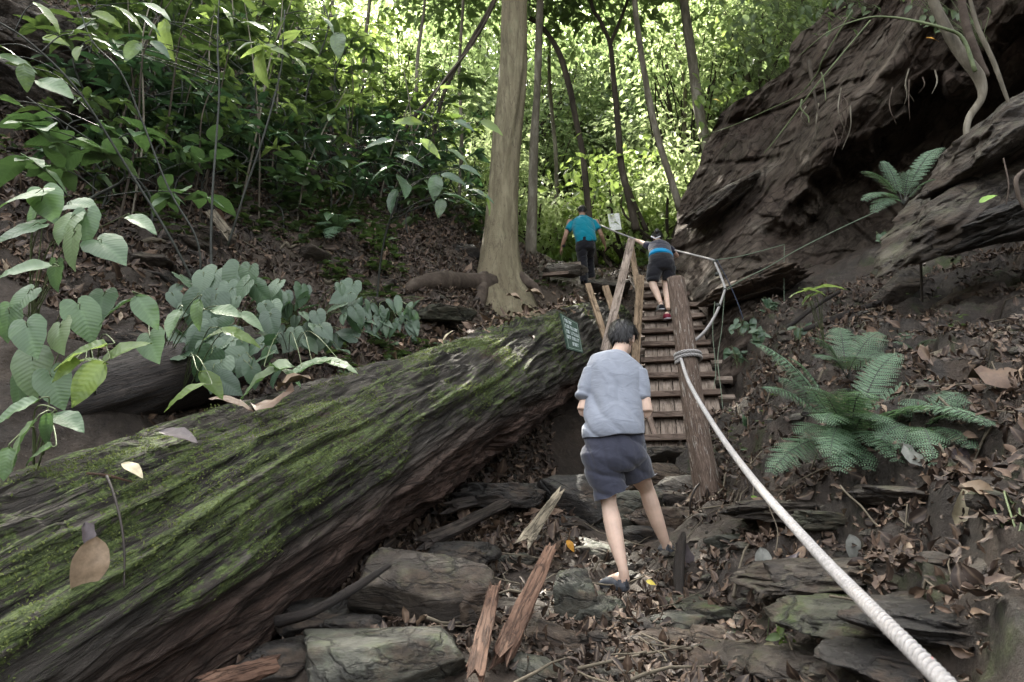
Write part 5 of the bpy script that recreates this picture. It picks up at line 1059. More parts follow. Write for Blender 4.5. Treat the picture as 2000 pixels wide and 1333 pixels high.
splitplank([(1077,1072,3.75),(985,1272,3.0)], .055, .085, .05, 'redwood', 'long splintered red-brown plank leaning in the litter', 2)
splitplank([(965,1150,3.3),(928,1312,2.75)], .05, .07, .04, 'redwood', 'shorter red-brown plank left of the splintered one', 5)
splitplank([(880,990,5.4),(1085,945,6.2)], .09, .08, .06, 'blackwood', 'dark wet timber in the hollow under the log', 7)
splitplank([(830,1060,4.6),(1010,975,5.6)], .10, .07, .06, 'blackwood', 'second dark timber under the log, nearer one', 9)
splitplank([(1092,962,5.0),(1030,1052,4.5)], .05, .09, .012, 'oldwood', 'grey-green flat strip leaning under the log', 11)
splitplank([(1180,795,2.9),(1200,800,2.9)][:0] or [(420,1330,2.7),(540,1300,2.9)], .07, .07, .05, 'redwood', 'reddish wood fragment at the bottom under the log', 13)
splitplank([(1680,745,4.9),(2010,632,4.4)], .06, .05, .045, 'oldwood', 'long weathered branch lying across the right bank', 15)
stick([(20,830,4.3),(150,790,4.5),(300,745,4.8),(500,690,5.3)], (.26, .27, .26, .22), 'blackwood', 'dark rotting log lying in shade behind the mossy log', 'log', 'rotting_log', 28, seed=31, rough=.08)
splitplank([(412,415,7.0),(445,455,6.9)], .10, .10, .04, 'oldwood', 'pale broken wood chunk on the left bank', 17)
stick([(762,1103,3.3),(690,1150,3.2),(610,1195,3.1),(540,1215,3.1)], (.012, .02, .022, .03), 'blackwood', 'dark wet stick leaning between log and boulder', seed=1, name='stick')
stick([(1570,645,6.6),(1640,620,6.6),(1720,590,6.7)], (.02, .035, .03), 'blackwood', 'dark rotten branch below the pale sprig', seed=2, name='branch')
stick([(1540,640,7),(1590,600,7),(1640,570,7.1)], (.025, .03, .02), 'blackwood', 'second dark rotten branch below the cliff', seed=3, name='branch')
stick([(1330,1190,3.9),(1326,1120,4.15),(1332,1060,4.35),(1335,1040,4.4)], (.02, .030, .022, .010), 'blackwood', 'upright mossy splinter of wood right of the path', seed=4, name='wood_splinter')
stick([(170,925,2.72),(212,930,2.70),(258,942,2.72)], (.004, .006, .003), 'redwood', 'brown twig lying across the log', 'twig', name='twig', seed=5)
P0 = [log_surf(a, b, .012)[0] for a, b in [(208,930),(222,965),(236,1020),(243,1080),(242,1148)]]; mb = MB(); mb.tube(spline(P0, 5), np.linspace(.006, .003, 21), 5, wc=A(0, 0, 0), rnd=0.); tag(mb.build('twig', MAT['blackwood']), 'long thin twig hanging down the face of the log', 'twig')
P0 = [log_surf(a, b, .012)[0] for a, b in [(318,965),(318,990),(317,1020)]]
for i, (pts, r) in enumerate([([(1620,1165,2.7),(1700,1180,2.6),(1800,1195,2.45),(1900,1215,2.3)], .005), ([(1500,1195,3.0),(1560,1215,2.9),(1640,1225,2.8),(1665,1240,2.75)], .004), ([(1590,1330,2.6),(1560,1290,2.7),(1540,1250,2.8)][::-1], .005), ([(1500,985,3.8),(1520,1040,3.7),(1515,1080,3.65)], .003), ([(1640,950,3.3),(1700,1010,3.2),(1750,1060,3.1),(1785,1100,3.0)], .005), ([(1900,1180,2.2),(1960,1200,2.1),(2010,1240,2.0)], .004)]):
    P = spline(at(*np.array(pts, float).T), 6); z = height(P[:, 0], P[:, 1]); P[:, 2] = np.maximum(P[:, 2], z+.01); mb = MB(); mb.tube(P+.01*noise(P*12, 3)[:, None], r, 6, wc=A(0, 0, 0), rnd=0.)
    tag(mb.build('thin_root', MAT['oldwood']), ('long thin root running along the lower right ledges', 'thin root crossing below the near rope', 'twig poking up at the bottom right of the path', 'thin root hanging under the thin ledge', 'straight dry stalk lying below the largest fern', 'thin root at the lower right corner')[i], 'root')
gb = np.random.default_rng(21)
for i in range(16):
    px_, py_ = gb.uniform(150, 930), gb.uniform(330, 560); q = ground_hit(px_, py_, y0=5.2); an = gb.uniform(-.5, .9); L_ = gb.uniform(.25, .8)
    x = q[0]+np.cos(an)*np.linspace(-.5, .5, 5)*L_; y = q[1]+np.sin(an)*np.linspace(-.5, .5, 5)*L_+gb.normal(size=5)*.02; P = np.stack([x, y, height(x, y)+.03], -1)
    mb = MB(); pole(mb, P, (gb.uniform(.015, .04), .03, .02, .012), 8, seed=i, rough=.12); tag(mb.build('fallen_branch', MAT['oldwood' if i % 2 else 'blackwood']), ('weathered piece of branch lying on the left bank' if i % 2 else 'dark wet piece of branch lying on the left bank'), 'branch', ('weathered branch pieces on the left bank' if i % 2 else 'dark branch pieces on the left bank'))
for i in range(22):
    px_, py_ = gb.uniform(60, 940), gb.uniform(250, 560); q = ground_hit(px_, py_, y0=5.2); w_ = gb.uniform(.08, .26)
    rock('rock', q-A(0, 0, w_*.1), (w_, w_*gb.uniform(.8, 1.4), w_*gb.uniform(.35, .6)), MAT['rocke' if i % 2 else 'rockd'], ('earthy brown stone half buried in the left bank' if i % 2 else 'dark stone half buried in the left bank'), seed=400+i, rot=(gb.normal()*.2, gb.normal()*.3, gb.uniform(0, 3)), sub=4, group=('earthy stones in the left bank' if i % 2 else 'dark stones in the left bank'))
# individually visible fallen leaves
def fleaf(px, py, s, an, Y, kind, mat, label, N=(0, -.5, .85), P=None):
    c = at(px, py, Y) if P is None else P; s_ = s/F*Y*1.05; a = R(an); d = nrm(A(math.cos(a), 0, -math.sin(a))-A(0, .2, 0)); mb = MB(); put_leaves(mb, kind, c-d*s_*.5, d, A(*N), s_, [.6]); return tag(mb.build('fallen_leaf', mat if not isinstance(mat, str) else MAT[mat]), label, 'leaf')
def lm(nm, c): return flat(nm, c, .55, .4, .3, 40, .4, .003)
tan, pale, yel, brn, mauve, ora, grn, gry = lm('tan_leaf', (.22,.16,.105)), lm('pale_leaf', (.38,.33,.22)), lm('yellow_leaf', (.45,.36,.06)), lm('brown_leaf', (.10,.062,.040)), lm('mauve_leaf', (.075,.060,.063)), lm('orange_leaf', (.45,.22,.03)), lm('green_leaf', (.14,.24,.04)), lm('grey_leaf', (.22,.22,.195))
p, n_ = log_surf(173, 1112, .02); fleaf(173, 1112, 112, 90, p[1], 'oval', tan, 'large tan dry leaf hanging on the near face of the log', n_, p)
p, n_ = log_surf(172, 1045, .02); fleaf(172, 1045, 50, 60, p[1], 'dead1', mauve, 'small purple-brown curled leaf above the large tan leaf', n_, p)
p, n_ = log_surf(260, 914, .02); fleaf(260, 914, 50, 20, p[1], 'oval', pale, 'small pale yellow leaf lying on the log', n_, p)
p, n_ = log_surf(348, 845, .02); fleaf(348, 845, 78, 3, p[1], 'oval', mauve, 'grey-purple leaf lying flat on top of the log', n_, p)
p, n_ = log_surf(535, 787, .05); fleaf(535, 787, 92, -8, p[1], 'dead2', brn, 'big curled brown leaf on top of the log', n_, p)
p, n_ = log_surf(450, 778, .03); fleaf(450, 778, 90, 0, p[1], 'lance', brn, 'long flat brown leaf left of the curled one on the log', n_, p)
p, n_ = log_surf(570, 745, .03); fleaf(570, 745, 70, -25, p[1], 'dead3', tan, 'twisted tan leaf on top of the log', n_, p)
p, n_ = log_surf(872, 655, .03); fleaf(872, 655, 30, -60, p[1], 'oval', pale, 'small pale leaf standing on the far part of the log', n_, p)
p, n_ = log_surf(1005, 580, .06); fleaf(1005, 586, 34, 20, p[1], 'dead3', tan, 'tan twisted leaf strip on the log near the big tree', n_, p)
p, n_ = log_surf(1045, 572, .06); fleaf(1045, 578, 38, 15, p[1], 'dead3', tan, 'second tan strip on the log right of the first', n_, p)
for a in [(1495,1022,62,95,3.6,'oval',ora if False else brn,'orange-brown upright leaf beside the near rope'),(1478,985,22,30,4.2,'oval',grn,'small fresh green leaf right of the post foot'),(1493,1112,56,85,3.1,'oval',gry,'pale grey leaf below the near rope'),(1530,1130,90,-55,3.1,'dead3',mauve,'long purplish curled leaf beside the pale grey one'),
  (1882,1000,84,-72,2.9,'dead3',pale,'pale folded dry leaf strip at right'),(1920,978,76,18,2.9,'dead3',tan,'tan strip joined to the pale folded one'),(1665,1237,38,85,2.75,'dead1',tan,'small tan leaf hanging at the lower ledges'),(1502,1295,46,110,2.7,'oval',pale,'pale yellow-green leaf at the bottom right of the path'),
  (1900,925,90,40,3.1,'dead1',mauve,'big dark grey-purple leaf below the fern'),(1785,905,60,60,3.6,'dead2',gry,'grey leaf under the largest fern'),(1960,750,110,15,3.6,'dead2',brn,'large dark curled brown leaf at the right edge'),(1715,665,60,50,5.0,'dead2',brn,'brown curled leaf behind the ferns'),(1672,1090,60,80,2.9,'oval',gry,'dull grey leaf on the lower right ledge'),(1815,865,66,-45,3.9,'oval',brn,'brown leaf right of the fern centre'),
  (675,1203,30,10,3.2,'oval',yel,'orange-yellow leaf on the wet stones under the log'),(520,1264,36,-8,2.85,'oval',grn,'lime green leaf among the wet stones under the log'),(1272,1148,18,10,4.2,'oval',yel,'tiny yellow leaf on the path by the trailing foot'),(1400,195,16,10,7,'oval',yel,'tiny yellow leaf on a vine against the cliff'),
  (1822,75,26,10,6.5,'oval',ora,'orange leaf caught on the upper cliff'),(1115,1075,24,50,4.4,'oval',ora,'small orange leaf in the dark litter'),(425,430,60,40,7.0,'dead3',brn,'tan strip of bark on the left bank'),
  (1340,1100,60,60,4.0,'dead1',mauve,'dark purple leaf on the boulder right of the path'),(1930,385,40,-35,4.6,'lance',grn,'lime blade lying on the upper right rock'),(1370,975,60,-25,5.2,'dead3',tan,'pale split stalk lying at the foot of the post')]:
    px_, py_, s_, an_, Y_, k_, m_2, lb_ = a; Pq = at(px_, py_, Y_); gz = H(Pq[0], Pq[1])
    if 'hang' not in lb_ and 'vine' not in lb_ and 'cliff' not in lb_: 
        q_ = ground_hit(px_, py_, y0=1.5); Pq = q_+A(0, 0, .03); Pq = Pq if abs(Pq[1]-Y_) < 1.6 else at(px_, py_, Y_); Pq = Pq-nrm(Pq-A(0, 0, CAMZ))*.07
    fleaf(px_, py_, s_, an_, Pq[1], k_, m_2, lb_, (0, -.7, .7), Pq)
# ------------------------------------------------------------------ people
def remesh(mb, vox, smooth=6):
    V, f = mb.arrays(); me = bpy.data.meshes.new('tmp'); pl = [list(map(int, q)) for a in f for q in a]; me.from_pydata([tuple(v) for v in V], [], pl)
    o = bpy.data.objects.new('tmp', me); COL.objects.link(o)
    m = o.modifiers.new('r', 'REMESH'); m.mode = 'VOXEL'; m.voxel_size = vox; m.adaptivity = 0
    if smooth: s = o.modifiers.new('s', 'SMOOTH'); s.iterations = smooth; s.factor = .5
    dg = bpy.context.evaluated_depsgraph_get(); e = o.evaluated_get(dg); m2 = e.to_mesh()
    W = np.zeros(len(m2.vertices)*3); m2.vertices.foreach_get('co', W); lt = np.array([len(p.vertices) for p in m2.polygons]); L_ = np.zeros(len(m2.loops), int); m2.loops.foreach_get('vertex_index', L_)
    nv_ = np.zeros(len(m2.vertices)*3); m2.vertices.foreach_get('normal', nv_) if hasattr(m2.vertices[0], 'normal') else None
    st_i = np.concatenate([[0], np.cumsum(lt)[:-1]]); q = L_[(st_i[lt == 4][:, None]+np.arange(4))] if (lt == 4).any() else np.zeros((0, 4), int); t = L_[(st_i[lt == 3][:, None]+np.arange(3))] if (lt == 3).any() else np.zeros((0, 3), int)
    e.to_mesh_clear(); bpy.data.objects.remove(o); bpy.data.meshes.remove(me)
    return W.reshape(-1, 3), [q, t], nv_.reshape(-1, 3)
def ell(mb, c, r, R3=None, sub=3):
    V, T = ico(sub); W = V*A(*r); W = W@np.array(R3).T if R3 is not None else W; mb.add(W+A(*c), T=T)
def limb(mb, pts, rad, n=14, side=(1, 0, 0), b=None):
    S_ = spline(pts, 6); q = np.linspace(0, 1, len(S_)); k = np.linspace(0, 1, len(rad))
    mb.tube(S_, np.interp(q, k, rad), n, None if b is None else np.interp(q, k, b), side)
def hand(mb, wrist, dirn, palm_n, s=1., curl=.4, thumb=1):
    """palm plus five separate fingers; dirn along the fingers, palm_n out of the palm, thumb=+1/-1 side"""
    d = nrm(A(*dirn)); n = nrm(A(*palm_n)-d*np.dot(palm_n, d)); x = np.cross(d, n)*thumb
    w_ = A(*wrist); limb(mb, [w_-d*.02*s, w_+d*.03*s, w_+d*.085*s], [.024*s, .034*s, .036*s], 12, x, [.020*s, .016*s, .014*s])
    for i, (o, l) in enumerate(((.030, .070), (.010, .078), (-.010, .072), (-.028, .056))):
        p = w_+d*.078*s+x*o*s; a = curl*(1+.15*i); P = [p]; dd = d
        for k in range(3):
            ang = a*(k+1)*.55; dd = d*math.cos(ang)+n*math.sin(ang); P.append(P[-1]+dd*l*s*(.42, .33, .25)[k])
        limb(mb, P, [.0095*s, .009*s, .008*s, .006*s], 8, x)
    p = w_+d*.022*s+x*.028*s; limb(mb, [p, p+(x*.75+d*.6+n*.2)*.035*s, p+(x*.75+d*1.1+n*.5)*.055*s], [.013*s, .010*s, .007*s], 8, n)
def head_geo(mb, c, Rm, s=1.):
    """head with jaw, nose, brow, lips, ears; Rm columns: right, forward, up"""
    f = lambda x, y, z: A(*c)+Rm@A(x, y, z)*s
    ell(mb, f(0, -.008, .03), A(.074, .092, .088)*s, Rm); ell(mb, f(0, .03, -.045), A(.056, .060, .062)*s, Rm); ell(mb, f(0, .06, -.085), A(.026, .022, .02)*s, Rm)
    limb(mb, [f(0, .082, .02), f(0, .106, -.018), f(0, .094, -.032)], [.008*s, .015*s, .013*s], 8, Rm[:, 0])
    for e in (-1, 1):
        ell(mb, f(.028*e, .082, .022), A(.018, .008, .006)*s, Rm, 2); ell(mb, f(.030*e, .074, .006), A(.012, .010, .009)*s, Rm, 2)
        ell(mb, f(.077*e, -.004, -.004), A(.009, .018, .031)*s, Rm, 2); ell(mb, f(.083*e, -.014, .006), A(.006, .012, .022)*s, Rm, 2)
    ell(mb, f(0, .086, -.052), A(.024, .010, .008)*s, Rm, 2)
def rotm(yaw, pitch, roll=0.):
    """columns right, forward, up; yaw turns forward toward +x, pitch>0 bows forward"""
    return np.array(Matrix.Rotation(-yaw, 3, 'Z')@Matrix.Rotation(-pitch, 3, 'X')@Matrix.Rotation(roll, 3, 'Y'))
def skinm(name, c):
    m = M(name, .55, .35); n = m.noise(m.co(), 12, 5, .6); col = m.ramp(n, [(.3, tuple(x*.85 for x in c)), (.7, tuple(min(1, x*1.12) for x in c))]); m.b.inputs['Subsurface Weight'].default_value = .12; m.b.inputs['Subsurface Radius'].default_value = (.02, .008, .005); m.b.inputs['Subsurface Scale'].default_value = .5
    return m.out(col, m.bump(m.noise(m.co(), 120, 3), .12, .002))
skin1, skin2 = skinm('fair_skin', (.52, .37, .29)), skinm('tan_skin', (.30, .18, .125))
def cloth(name, c, sc=1., rough=.85):
    m = M(name, rough, .15); m.b.inputs['Sheen Weight'].default_value = .25; co = m.co(); wv = m.noise(co, 420, 2); n = m.noise(co, 7, 4, .6)
    col = m.ramp(n, [(.3, tuple(x*.9 for x in c)), (.7, tuple(x*1.08 for x in c))]); return m.out(col, m.bump(wv, .15, .001, m.bump(m.noise(m.co((1, 1, 1.6)), 9, 3, .5, 1.), .35, .03)))
grey_shirt, navy_short = cloth('grey_blue_jersey', (.190, .207, .245)), cloth('slate_shorts', (.038, .040, .058)); teal, navy, black = cloth('teal_jersey', (.0, .17, .24)), cloth('navy_jersey', (.010, .011, .028)), cloth('black_cloth', (.007, .007, .010))
seam = cloth('grey_blue_hem', (.22, .265, .35)); cyan = cloth('blue_band', (.0, .18, .36))
def hairm(name, c):
    m = M(name, .42, .5); n = m.noise(m.co((1, 1, .25)), 60, 4, .6); return m.out(m.ramp(n, [(.3, tuple(x*.5 for x in c)), (.7, tuple(x*1.6 for x in c))]), m.bump(n, .6, .006))
hair = hairm('black_hair', (.010, .009, .010))
def hairobj(c, Rm, s, t, back=-.055, puff=1., long=0.):
    V, T = ico(5); W = V.copy(); th = np.arctan2(W[:, 0], W[:, 1])
    fr = noise(np.stack([th*9, W[:, 2]*1.2, W[:, 1]*0], -1), 4); fr2 = noise(np.stack([th*22, W[:, 2]*2, W[:, 1]*0], -1), 7)
    k = 1+.035*fr+.018*fr2; P = W*A(.086, .102, .098)*puff*k[:, None]+A(0, -.012, .032)
    lim = np.where(W[:, 1] > .15, .052+.02*fr, back+.03*np.abs(W[:, 0])*0+.012*fr)           # hairline: high at the face, low at the nape
    side = np.abs(W[:, 0]) > .72; lim = np.where(side & (W[:, 1] > -.35) & (W[:, 1] < .35), .022+.008*fr, lim)
    lowm = P[:, 2] < lim; inner = W*A(.066, .084, .07)+A(0, -.008, .03); P[lowm] = inner[lowm]
    ok = np.where(~lowm)[0]; g = np.random.default_rng(9); sel = g.choice(ok, min(len(ok), 2400)); W0 = P[sel]; n0 = nrm(W0-A(0, -.01, .02)); whirl = A(.01, -.06, .12)
    dd = nrm(W0-whirl); dd = dd-n0*(dd*n0).sum(-1, keepdims=True)+g.normal(size=dd.shape)*.22+n0*.16; st = MB(); Rt = np.array(Rm).T
    put_leaves(st, 'strand', (W0-n0*.003)*s@Rt+A(*c), dd@Rt, n0@Rt, s*g.uniform(.025, .05, len(sel)))
    P = P*s@Rt+A(*c); V2, f2 = st.arrays(); return obj('hair', np.vstack([P, V2]), [T, f2[0]+len(P)], hair, t)
def garment(name, mb, vox, mat, t, wr, smooth=8, cut=None):
    V, f, N = remesh(mb, vox, smooth); V = V+N*wr(V)[:, None]
    if cut is not None: zc = cut(V); V[:, 2] = np.where(V[:, 2] < zc, zc-.15*np.maximum(0, .004-(zc-V[:, 2])), V[:, 2])
    return obj(name, V, f, mat, t)
def sandal(t, heel, fw, s=1., up=(0, 0, 1)):
    heel = A(*heel); f = nrm(A(*fw)); u = nrm(A(*up)-f*np.dot(up, f)); x = np.cross(f, u)
    def P(a, b, c): return heel+(f*a+x*b+u*c)*s
    ts = np.linspace(0, 1, 16); wdt = .030+.018*np.sin(np.clip(ts*1.15, 0, 1)*math.pi*.62)-.02*sstep(ts, .85, 1.02); wdt[0] = .018; wdt[-1] = .016
    ol = [(t_*.275-.012, w) for t_, w in zip(ts, wdt)]; ring = [(a, w) for a, w in ol]+[(a, -w) for a, w in ol[::-1]]; n = len(ring)
    V = []
    for z_, k in ((-.004, .94), (.004, 1.0), (.022, 1.0), (.026, .93)): V += [P(a, b*k, z_+(.012*max(0, a-.2)/.07)) for a, b in ring]
    Q = [[l*n+i, l*n+(i+1) % n, (l+1)*n+(i+1) % n, (l+1)*n+i] for l in range(3) for i in range(n)]; V += [P(.13, 0, -.004), P(.13, 0, .026)]; T = [[4*n, (i+1) % n, i] for i in range(n)]+[[4*n+1, 3*n+i, 3*n+(i+1) % n] for i in range(n)]
    sh = thing('sandal_tmp', None, None, heel) if False else None
    so = obj('sandal_sole', V, [Q, T], MAT['sole'], t)
    mb = MB()   # heel cup
    hc = []
    for i in range(13):
        a = math.pi*(.5+i/12)*1.0; cx = math.cos(a); cy = math.sin(a); L_ = 1.0
        hc.append((.032+.042*cx*(1 if cx < 0 else .2), .036*cy))
    V = []; m = 13
    for z_, g_ in ((.018, 1.05), (.045, 1.0), (.075, .92)):
        V += [P(a, b*g_, z_+(-.012 if z_ > .05 and abs(i-6) > 3 else 0)) for i, (a, b) in enumerate(hc)]
    V2 = [v+(heel+f*.04*s-v)*.12*A(1, 1, 0) for v in V]; nn = len(V); Q = []
    for l in range(2):
        for i in range(m-1):
            if l == 1 and i in (3, 8): continue      # side openings
            Q.append([l*m+i, l*m+i+1, (l+1)*m+i+1, (l+1)*m+i]); Q.append([nn+(l+1)*m+i, nn+(l+1)*m+i+1, nn+l*m+i+1, nn+l*m+i])
    hcup = obj('heel_cup', V+V2, [Q], MAT['sandal'], so)
    mb = MB()
    for (a0, a1, z0) in ((.105, .135, .075), (.155, .18, .062), (.195, .225, .05)):
        P_ = [P((a0+a1)/2, .045, .015), P((a0+a1)/2, .036, z0*.75), P((a0+a1)/2, 0, z0), P((a0+a1)/2, -.036, z0*.75), P((a0+a1)/2, -.045, .015)]; mb.tube(spline(P_, 4), .013*s, 8, .004*s, f)
    up_ = MB(); limb(up_, [P(.055, 0, .030), P(.10, 0, .042), P(.16, 0, .036), P(.215, 0, .026), P(.262, 0, .018)], [.043*s, .051*s, .055*s, .055*s, .030*s], 16, x, [.034*s, .042*s, .037*s, .027*s, .016*s]); up_.build('sandal_upper', MAT['sandal'], so)
    P_ = [P(.02, 0, .03), P(-.004, 0, .05), P(.0, 0, .078)]; mb.tube(spline([P(-.012, 0, .02), P(-.013, 0, .05), P(-.008, 0, .08)], 3), .007*s, 6)
    mb.build('strap', MAT['sole'], so)
    return so
MAT['sole'] = flat('sandal_sole', (.025, .027, .032), .7); MAT['sandal'] = flat('sandal_grey', (.060, .064, .074), .7)
def foot(mb, heel, fw, s=1., up=(0, 0, 1)):
    heel = A(*heel); f = nrm(A(*fw)); u = nrm(A(*up)-f*np.dot(up, f)); x = np.cross(f, u); P = lambda a, b, c: heel+(f*a+x*b+u*c)*s
    limb(mb, [P(.0, 0, .045), P(.06, 0, .062), P(.14, 0, .052), P(.20, 0, .038), P(.235, 0, .033)], [.028*s, .036*s, .040*s, .043*s, .03*s], 12, x, [.028*s, .036*s, .026*s, .015*s, .010*s])
    for i, (o, l) in enumerate(((.026, .035), (.010, .03), (-.004, .027), (-.018, .022), (-.030, .017))): limb(mb, [P(.215, o, .032), P(.24+l*.5, o, .032), P(.235+l, o, .028)], [.011*s, .009*s, .006*s] if i else [.014*s, .013*s, .008*s], 8, x)
def wrinkle(p, dirn, sc, amp, seed, cross=.35):
    d = nrm(A(*dirn)); q = p@d; o = nrm(np.cross(d, A(0, 1, 0))); r_ = p@o
    w = r_*sc*2.6+1.9*noise(p*3.1+seed, seed)+.9*noise(p*A(7, 7, 7)+seed, seed+1)
    k = np.exp(-(np.sin(w)**2)*5)*(.35+.65*sstep(noise(p*5+seed*2, seed+2), -.35, .35)); return amp*(1-1.6*k)

# --- man in the grey-blue T-shirt
man = thing('person', 'man seen from behind in grey-blue T-shirt and dark shorts stepping up the path', 'person', at(1222, 1152, 4.40))
hd = at(1216, 664, 4.74); Rm = rotm(R(28), R(24), R(4))
mb = MB(); head_geo(mb, hd, Rm, 1.06)
nk = at(1207, 697, 4.66); limb(mb, [at(1205, 722, 4.62), nk, hd+A(0, -.02, -.03)], [.07, .056, .054], 14)
limb(mb, [at(1199, 905, 4.50), at(1199, 862, 4.50), at(1199, 800, 4.53), at(1201, 745, 4.58), at(1204, 718, 4.60)], [.13, .165, .15, .17, .12], 20, b=[.10, .11, .10, .105, .08])
for sg, sh, el, wr_ in ((-1, (1159,730,4.60), (1141,803,4.56), (1160,786,4.82)), (1, (1249,733,4.58), (1261,806,4.52), (1246,786,4.80))):
    a, b, c = at(*sh), at(*el), at(*wr_); limb(mb, [a, (a+b)/2, b], [.052, .048, .049]); limb(mb, [b-(c-b)*.03, b+(c-b)*.35, c], [.040, .041, .027]); hand(mb, c, c-b+A(-sg*.08, 0, 0), (0, 0, -1), 1., .7, -sg)
limb(mb, [at(1176,890,4.50), at(1183,940,4.53), at(1189,982,4.52), at(1196,1018,4.47), at(1204,1060,4.42), at(1216,1108,4.37), at(1220,1134,4.38)], [.085, .072, .050, .058, .050, .031, .033])
limb(mb, [at(1226,885,4.56), at(1246,925,4.72), at(1262,955,4.82), at(1272,985,4.82), at(1284,1020,4.83), at(1300,1062,4.86), at(1305,1078,4.88)], [.085, .075, .053, .058, .050, .031, .033])
hl, hr = at(1222, 1150, 4.36), at(1306, 1084, 4.84); fl, fr_ = nrm(A(-.42, .90, -.03)), nrm(A(.12, .98, .02))
foot(mb, hl, fl, .93); foot(mb, hr, fr_, .93)
V, f_, N_ = remesh(mb, .0055, 3); obj('body', V, f_, skin1, man)
hairobj(hd, Rm, 1.06, man, -.060, 1.10)
mb = MB()
limb(mb, [at(1199,864,4.50), at(1198,838,4.50), at(1198,800,4.53), at(1199,765,4.56), at(1201,740,4.58), at(1202,723,4.60), at(1204,709,4.62), at(1207,696,4.64)], [.190, .190, .179, .174, .184, .191, .176, .076], 32, b=[.150, .146, .122, .112, .110, .100, .085, .068])
for sh, en in (((1157,725,4.60), (1140,776,4.55)), ((1246,727,4.58), (1256,779,4.53))):
    a, b = at(*sh), at(*en); limb(mb, [a+A(0, 0, .0), (a+b)/2, b], [.054, .052, .049], 18)
def wr1(p):
    q = (p[:, 2]-p[:, 2].min())/(p[:, 2].max()-p[:, 2].min()); lo = 1-sstep(q, .35, .85)
    return .012*lo*(wrinkle(p, (.62, 0, -.78), 9, 1, 2)-.3)+.004*wrinkle(p, (0, 0, 1), 7, 1, 5)-.012*np.exp(-((q-.10)/.025)**2)*(.5+.5*noise(p*9, 3))+.006
zA, zB = at(1140, 856, 4.42), at(1262, 846, 4.42)
garment('t_shirt', mb, .006, grey_shirt, man, wr1, 3, cut=lambda p: zA[2]+(zB[2]-zA[2])*(p[:, 0]-zA[0])/(zB[0]-zA[0])+.004*np.sin(p[:, 0]*30))
for o in [man.children[-1]]: o['label'] = 'loose grey-blue T-shirt with folds at the waist'
mb = MB()
limb(mb, [at(1200,842,4.50), at(1200,862,4.50), at(1199,890,4.50), at(1199,908,4.52)], [.178, .192, .205, .16], 30, b=[.115, .132, .148, .12])
limb(mb, [at(1171,880,4.50), at(1178,915,4.51), at(1189,948,4.51), at(1198,990,4.50)], [.118, .116, .106, .098], 24, b=[.125, .12, .108, .10])
limb(mb, [at(1226,880,4.52), at(1237,912,4.60), at(1252,962,4.71)], [.118, .115, .108], 24, b=[.125, .12, .11])
def wr2(p): return .008*(wrinkle(p, (.85, 0, -.5), 9, 1, 12, .3)-.2)+.005*wrinkle(p, (.3, 0, -.9), 13, 1, 15)
zl, zm, zr_ = at(1172, 978, 4.42), at(1222, 958, 4.42), at(1277, 930, 4.6); z3 = at(1223, 950, 4.6)
def cutS(p):
    l_ = zl[2]+(zm[2]-zl[2])*(p[:, 0]-zl[0])/(zm[0]-zl[0]); r_ = z3[2]+(zr_[2]-z3[2])*(p[:, 0]-z3[0])/(zr_[0]-z3[0]); return np.where(p[:, 0] < zm[0]-.002, l_, r_)+.003*np.sin(p[:, 0]*60)
garment('shorts', mb, .006, navy_short, man, wr2, 3, cut=cutS)
sandal(man, hl-A(0, 0, .012), fl); sandal(man, hr-A(0, 0, .012), fr_)
# --- man in teal at the crest
m2 = thing('person', 'man in bright teal T-shirt and black trousers walking away at the crest', 'person', at(1148, 548, 13.1)); k = 1.0
hd = at(1137, 414, 13.3); Rm = rotm(R(2), R(8)); mb = MB(); head_geo(mb, hd, Rm, 1.05); limb(mb, [at(1138, 432, 13.25), at(1137, 424, 13.25), hd], [.075, .062, .06])
limb(mb, [at(1143,482,13.0), at(1142,468,13.0), at(1139,448,13.1), at(1138,432,13.2)], [.16, .17, .19, .13], 18, b=[.11, .11, .12, .09])
for sg, sh, el, wr_ in ((-1, (1114,431,13.2), (1104,462,13.15), (1097,484,13.25)), (1, (1163,431,13.2), (1174,458,13.15), (1181,478,13.3))):
    a, b, c = at(*sh), at(*el), at(*wr_); limb(mb, [a, (a+b)/2, b], [.06, .052, .043]); limb(mb, [b, b+(c-b)*.3, c], [.044, .045, .03]); hand(mb, c, c-b+A(0, .06, 0), (-sg, .2, 0), 1.15, .5, 1)
limb(mb, [at(1135,480,13.0), at(1138,512,13.05), at(1142,545,12.95)], [.09, .06, .04]); limb(mb, [at(1152,480,13.05), at(1152,508,13.36), at(1156,542,13.36)], [.09, .06, .04])
foot(mb, at(1142,551,12.9), (0, 1, 0)); foot(mb, at(1156,549,13.3), (.1, 1, 0))
V, f_, _ = remesh(mb, .009, 2); obj('body', V, f_, skin2, m2); hairobj(hd, Rm, 1.02, m2, -.03, 1.0)
mb = MB(); limb(mb, [at(1145,474,13.0), at(1143,462,13.0), at(1140,446,13.1), at(1138,433,13.2), at(1137,424,13.22)], [.205, .205, .225, .225, .10], 26, b=[.13, .13, .14, .13, .07])
for sh, en in (((1119,434,13.2), (1109,450,13.15)), ((1158,434,13.2), (1168,449,13.15))):
    a, b = at(*sh), at(*en); limb(mb, [a, b], [.070, .068], 14)
garment('t_shirt', mb, .012, teal, m2, lambda p: .012*wrinkle(p, (.6, 0, -.8), 6, 1, 5), 4)
mb = MB(); limb(mb, [at(1144,466,13.0), at(1143,480,13.0), at(1144,488,13.0)], [.175, .19, .17], 20, b=[.125, .14, .13]); limb(mb, [at(1135,484,13.0), at(1138,512,13.03), at(1141,553,12.92)], [.115, .092, .072], 14); limb(mb, [at(1152,482,13.05), at(1151,508,13.35), at(1156,552,13.32)], [.115, .092, .072], 14)
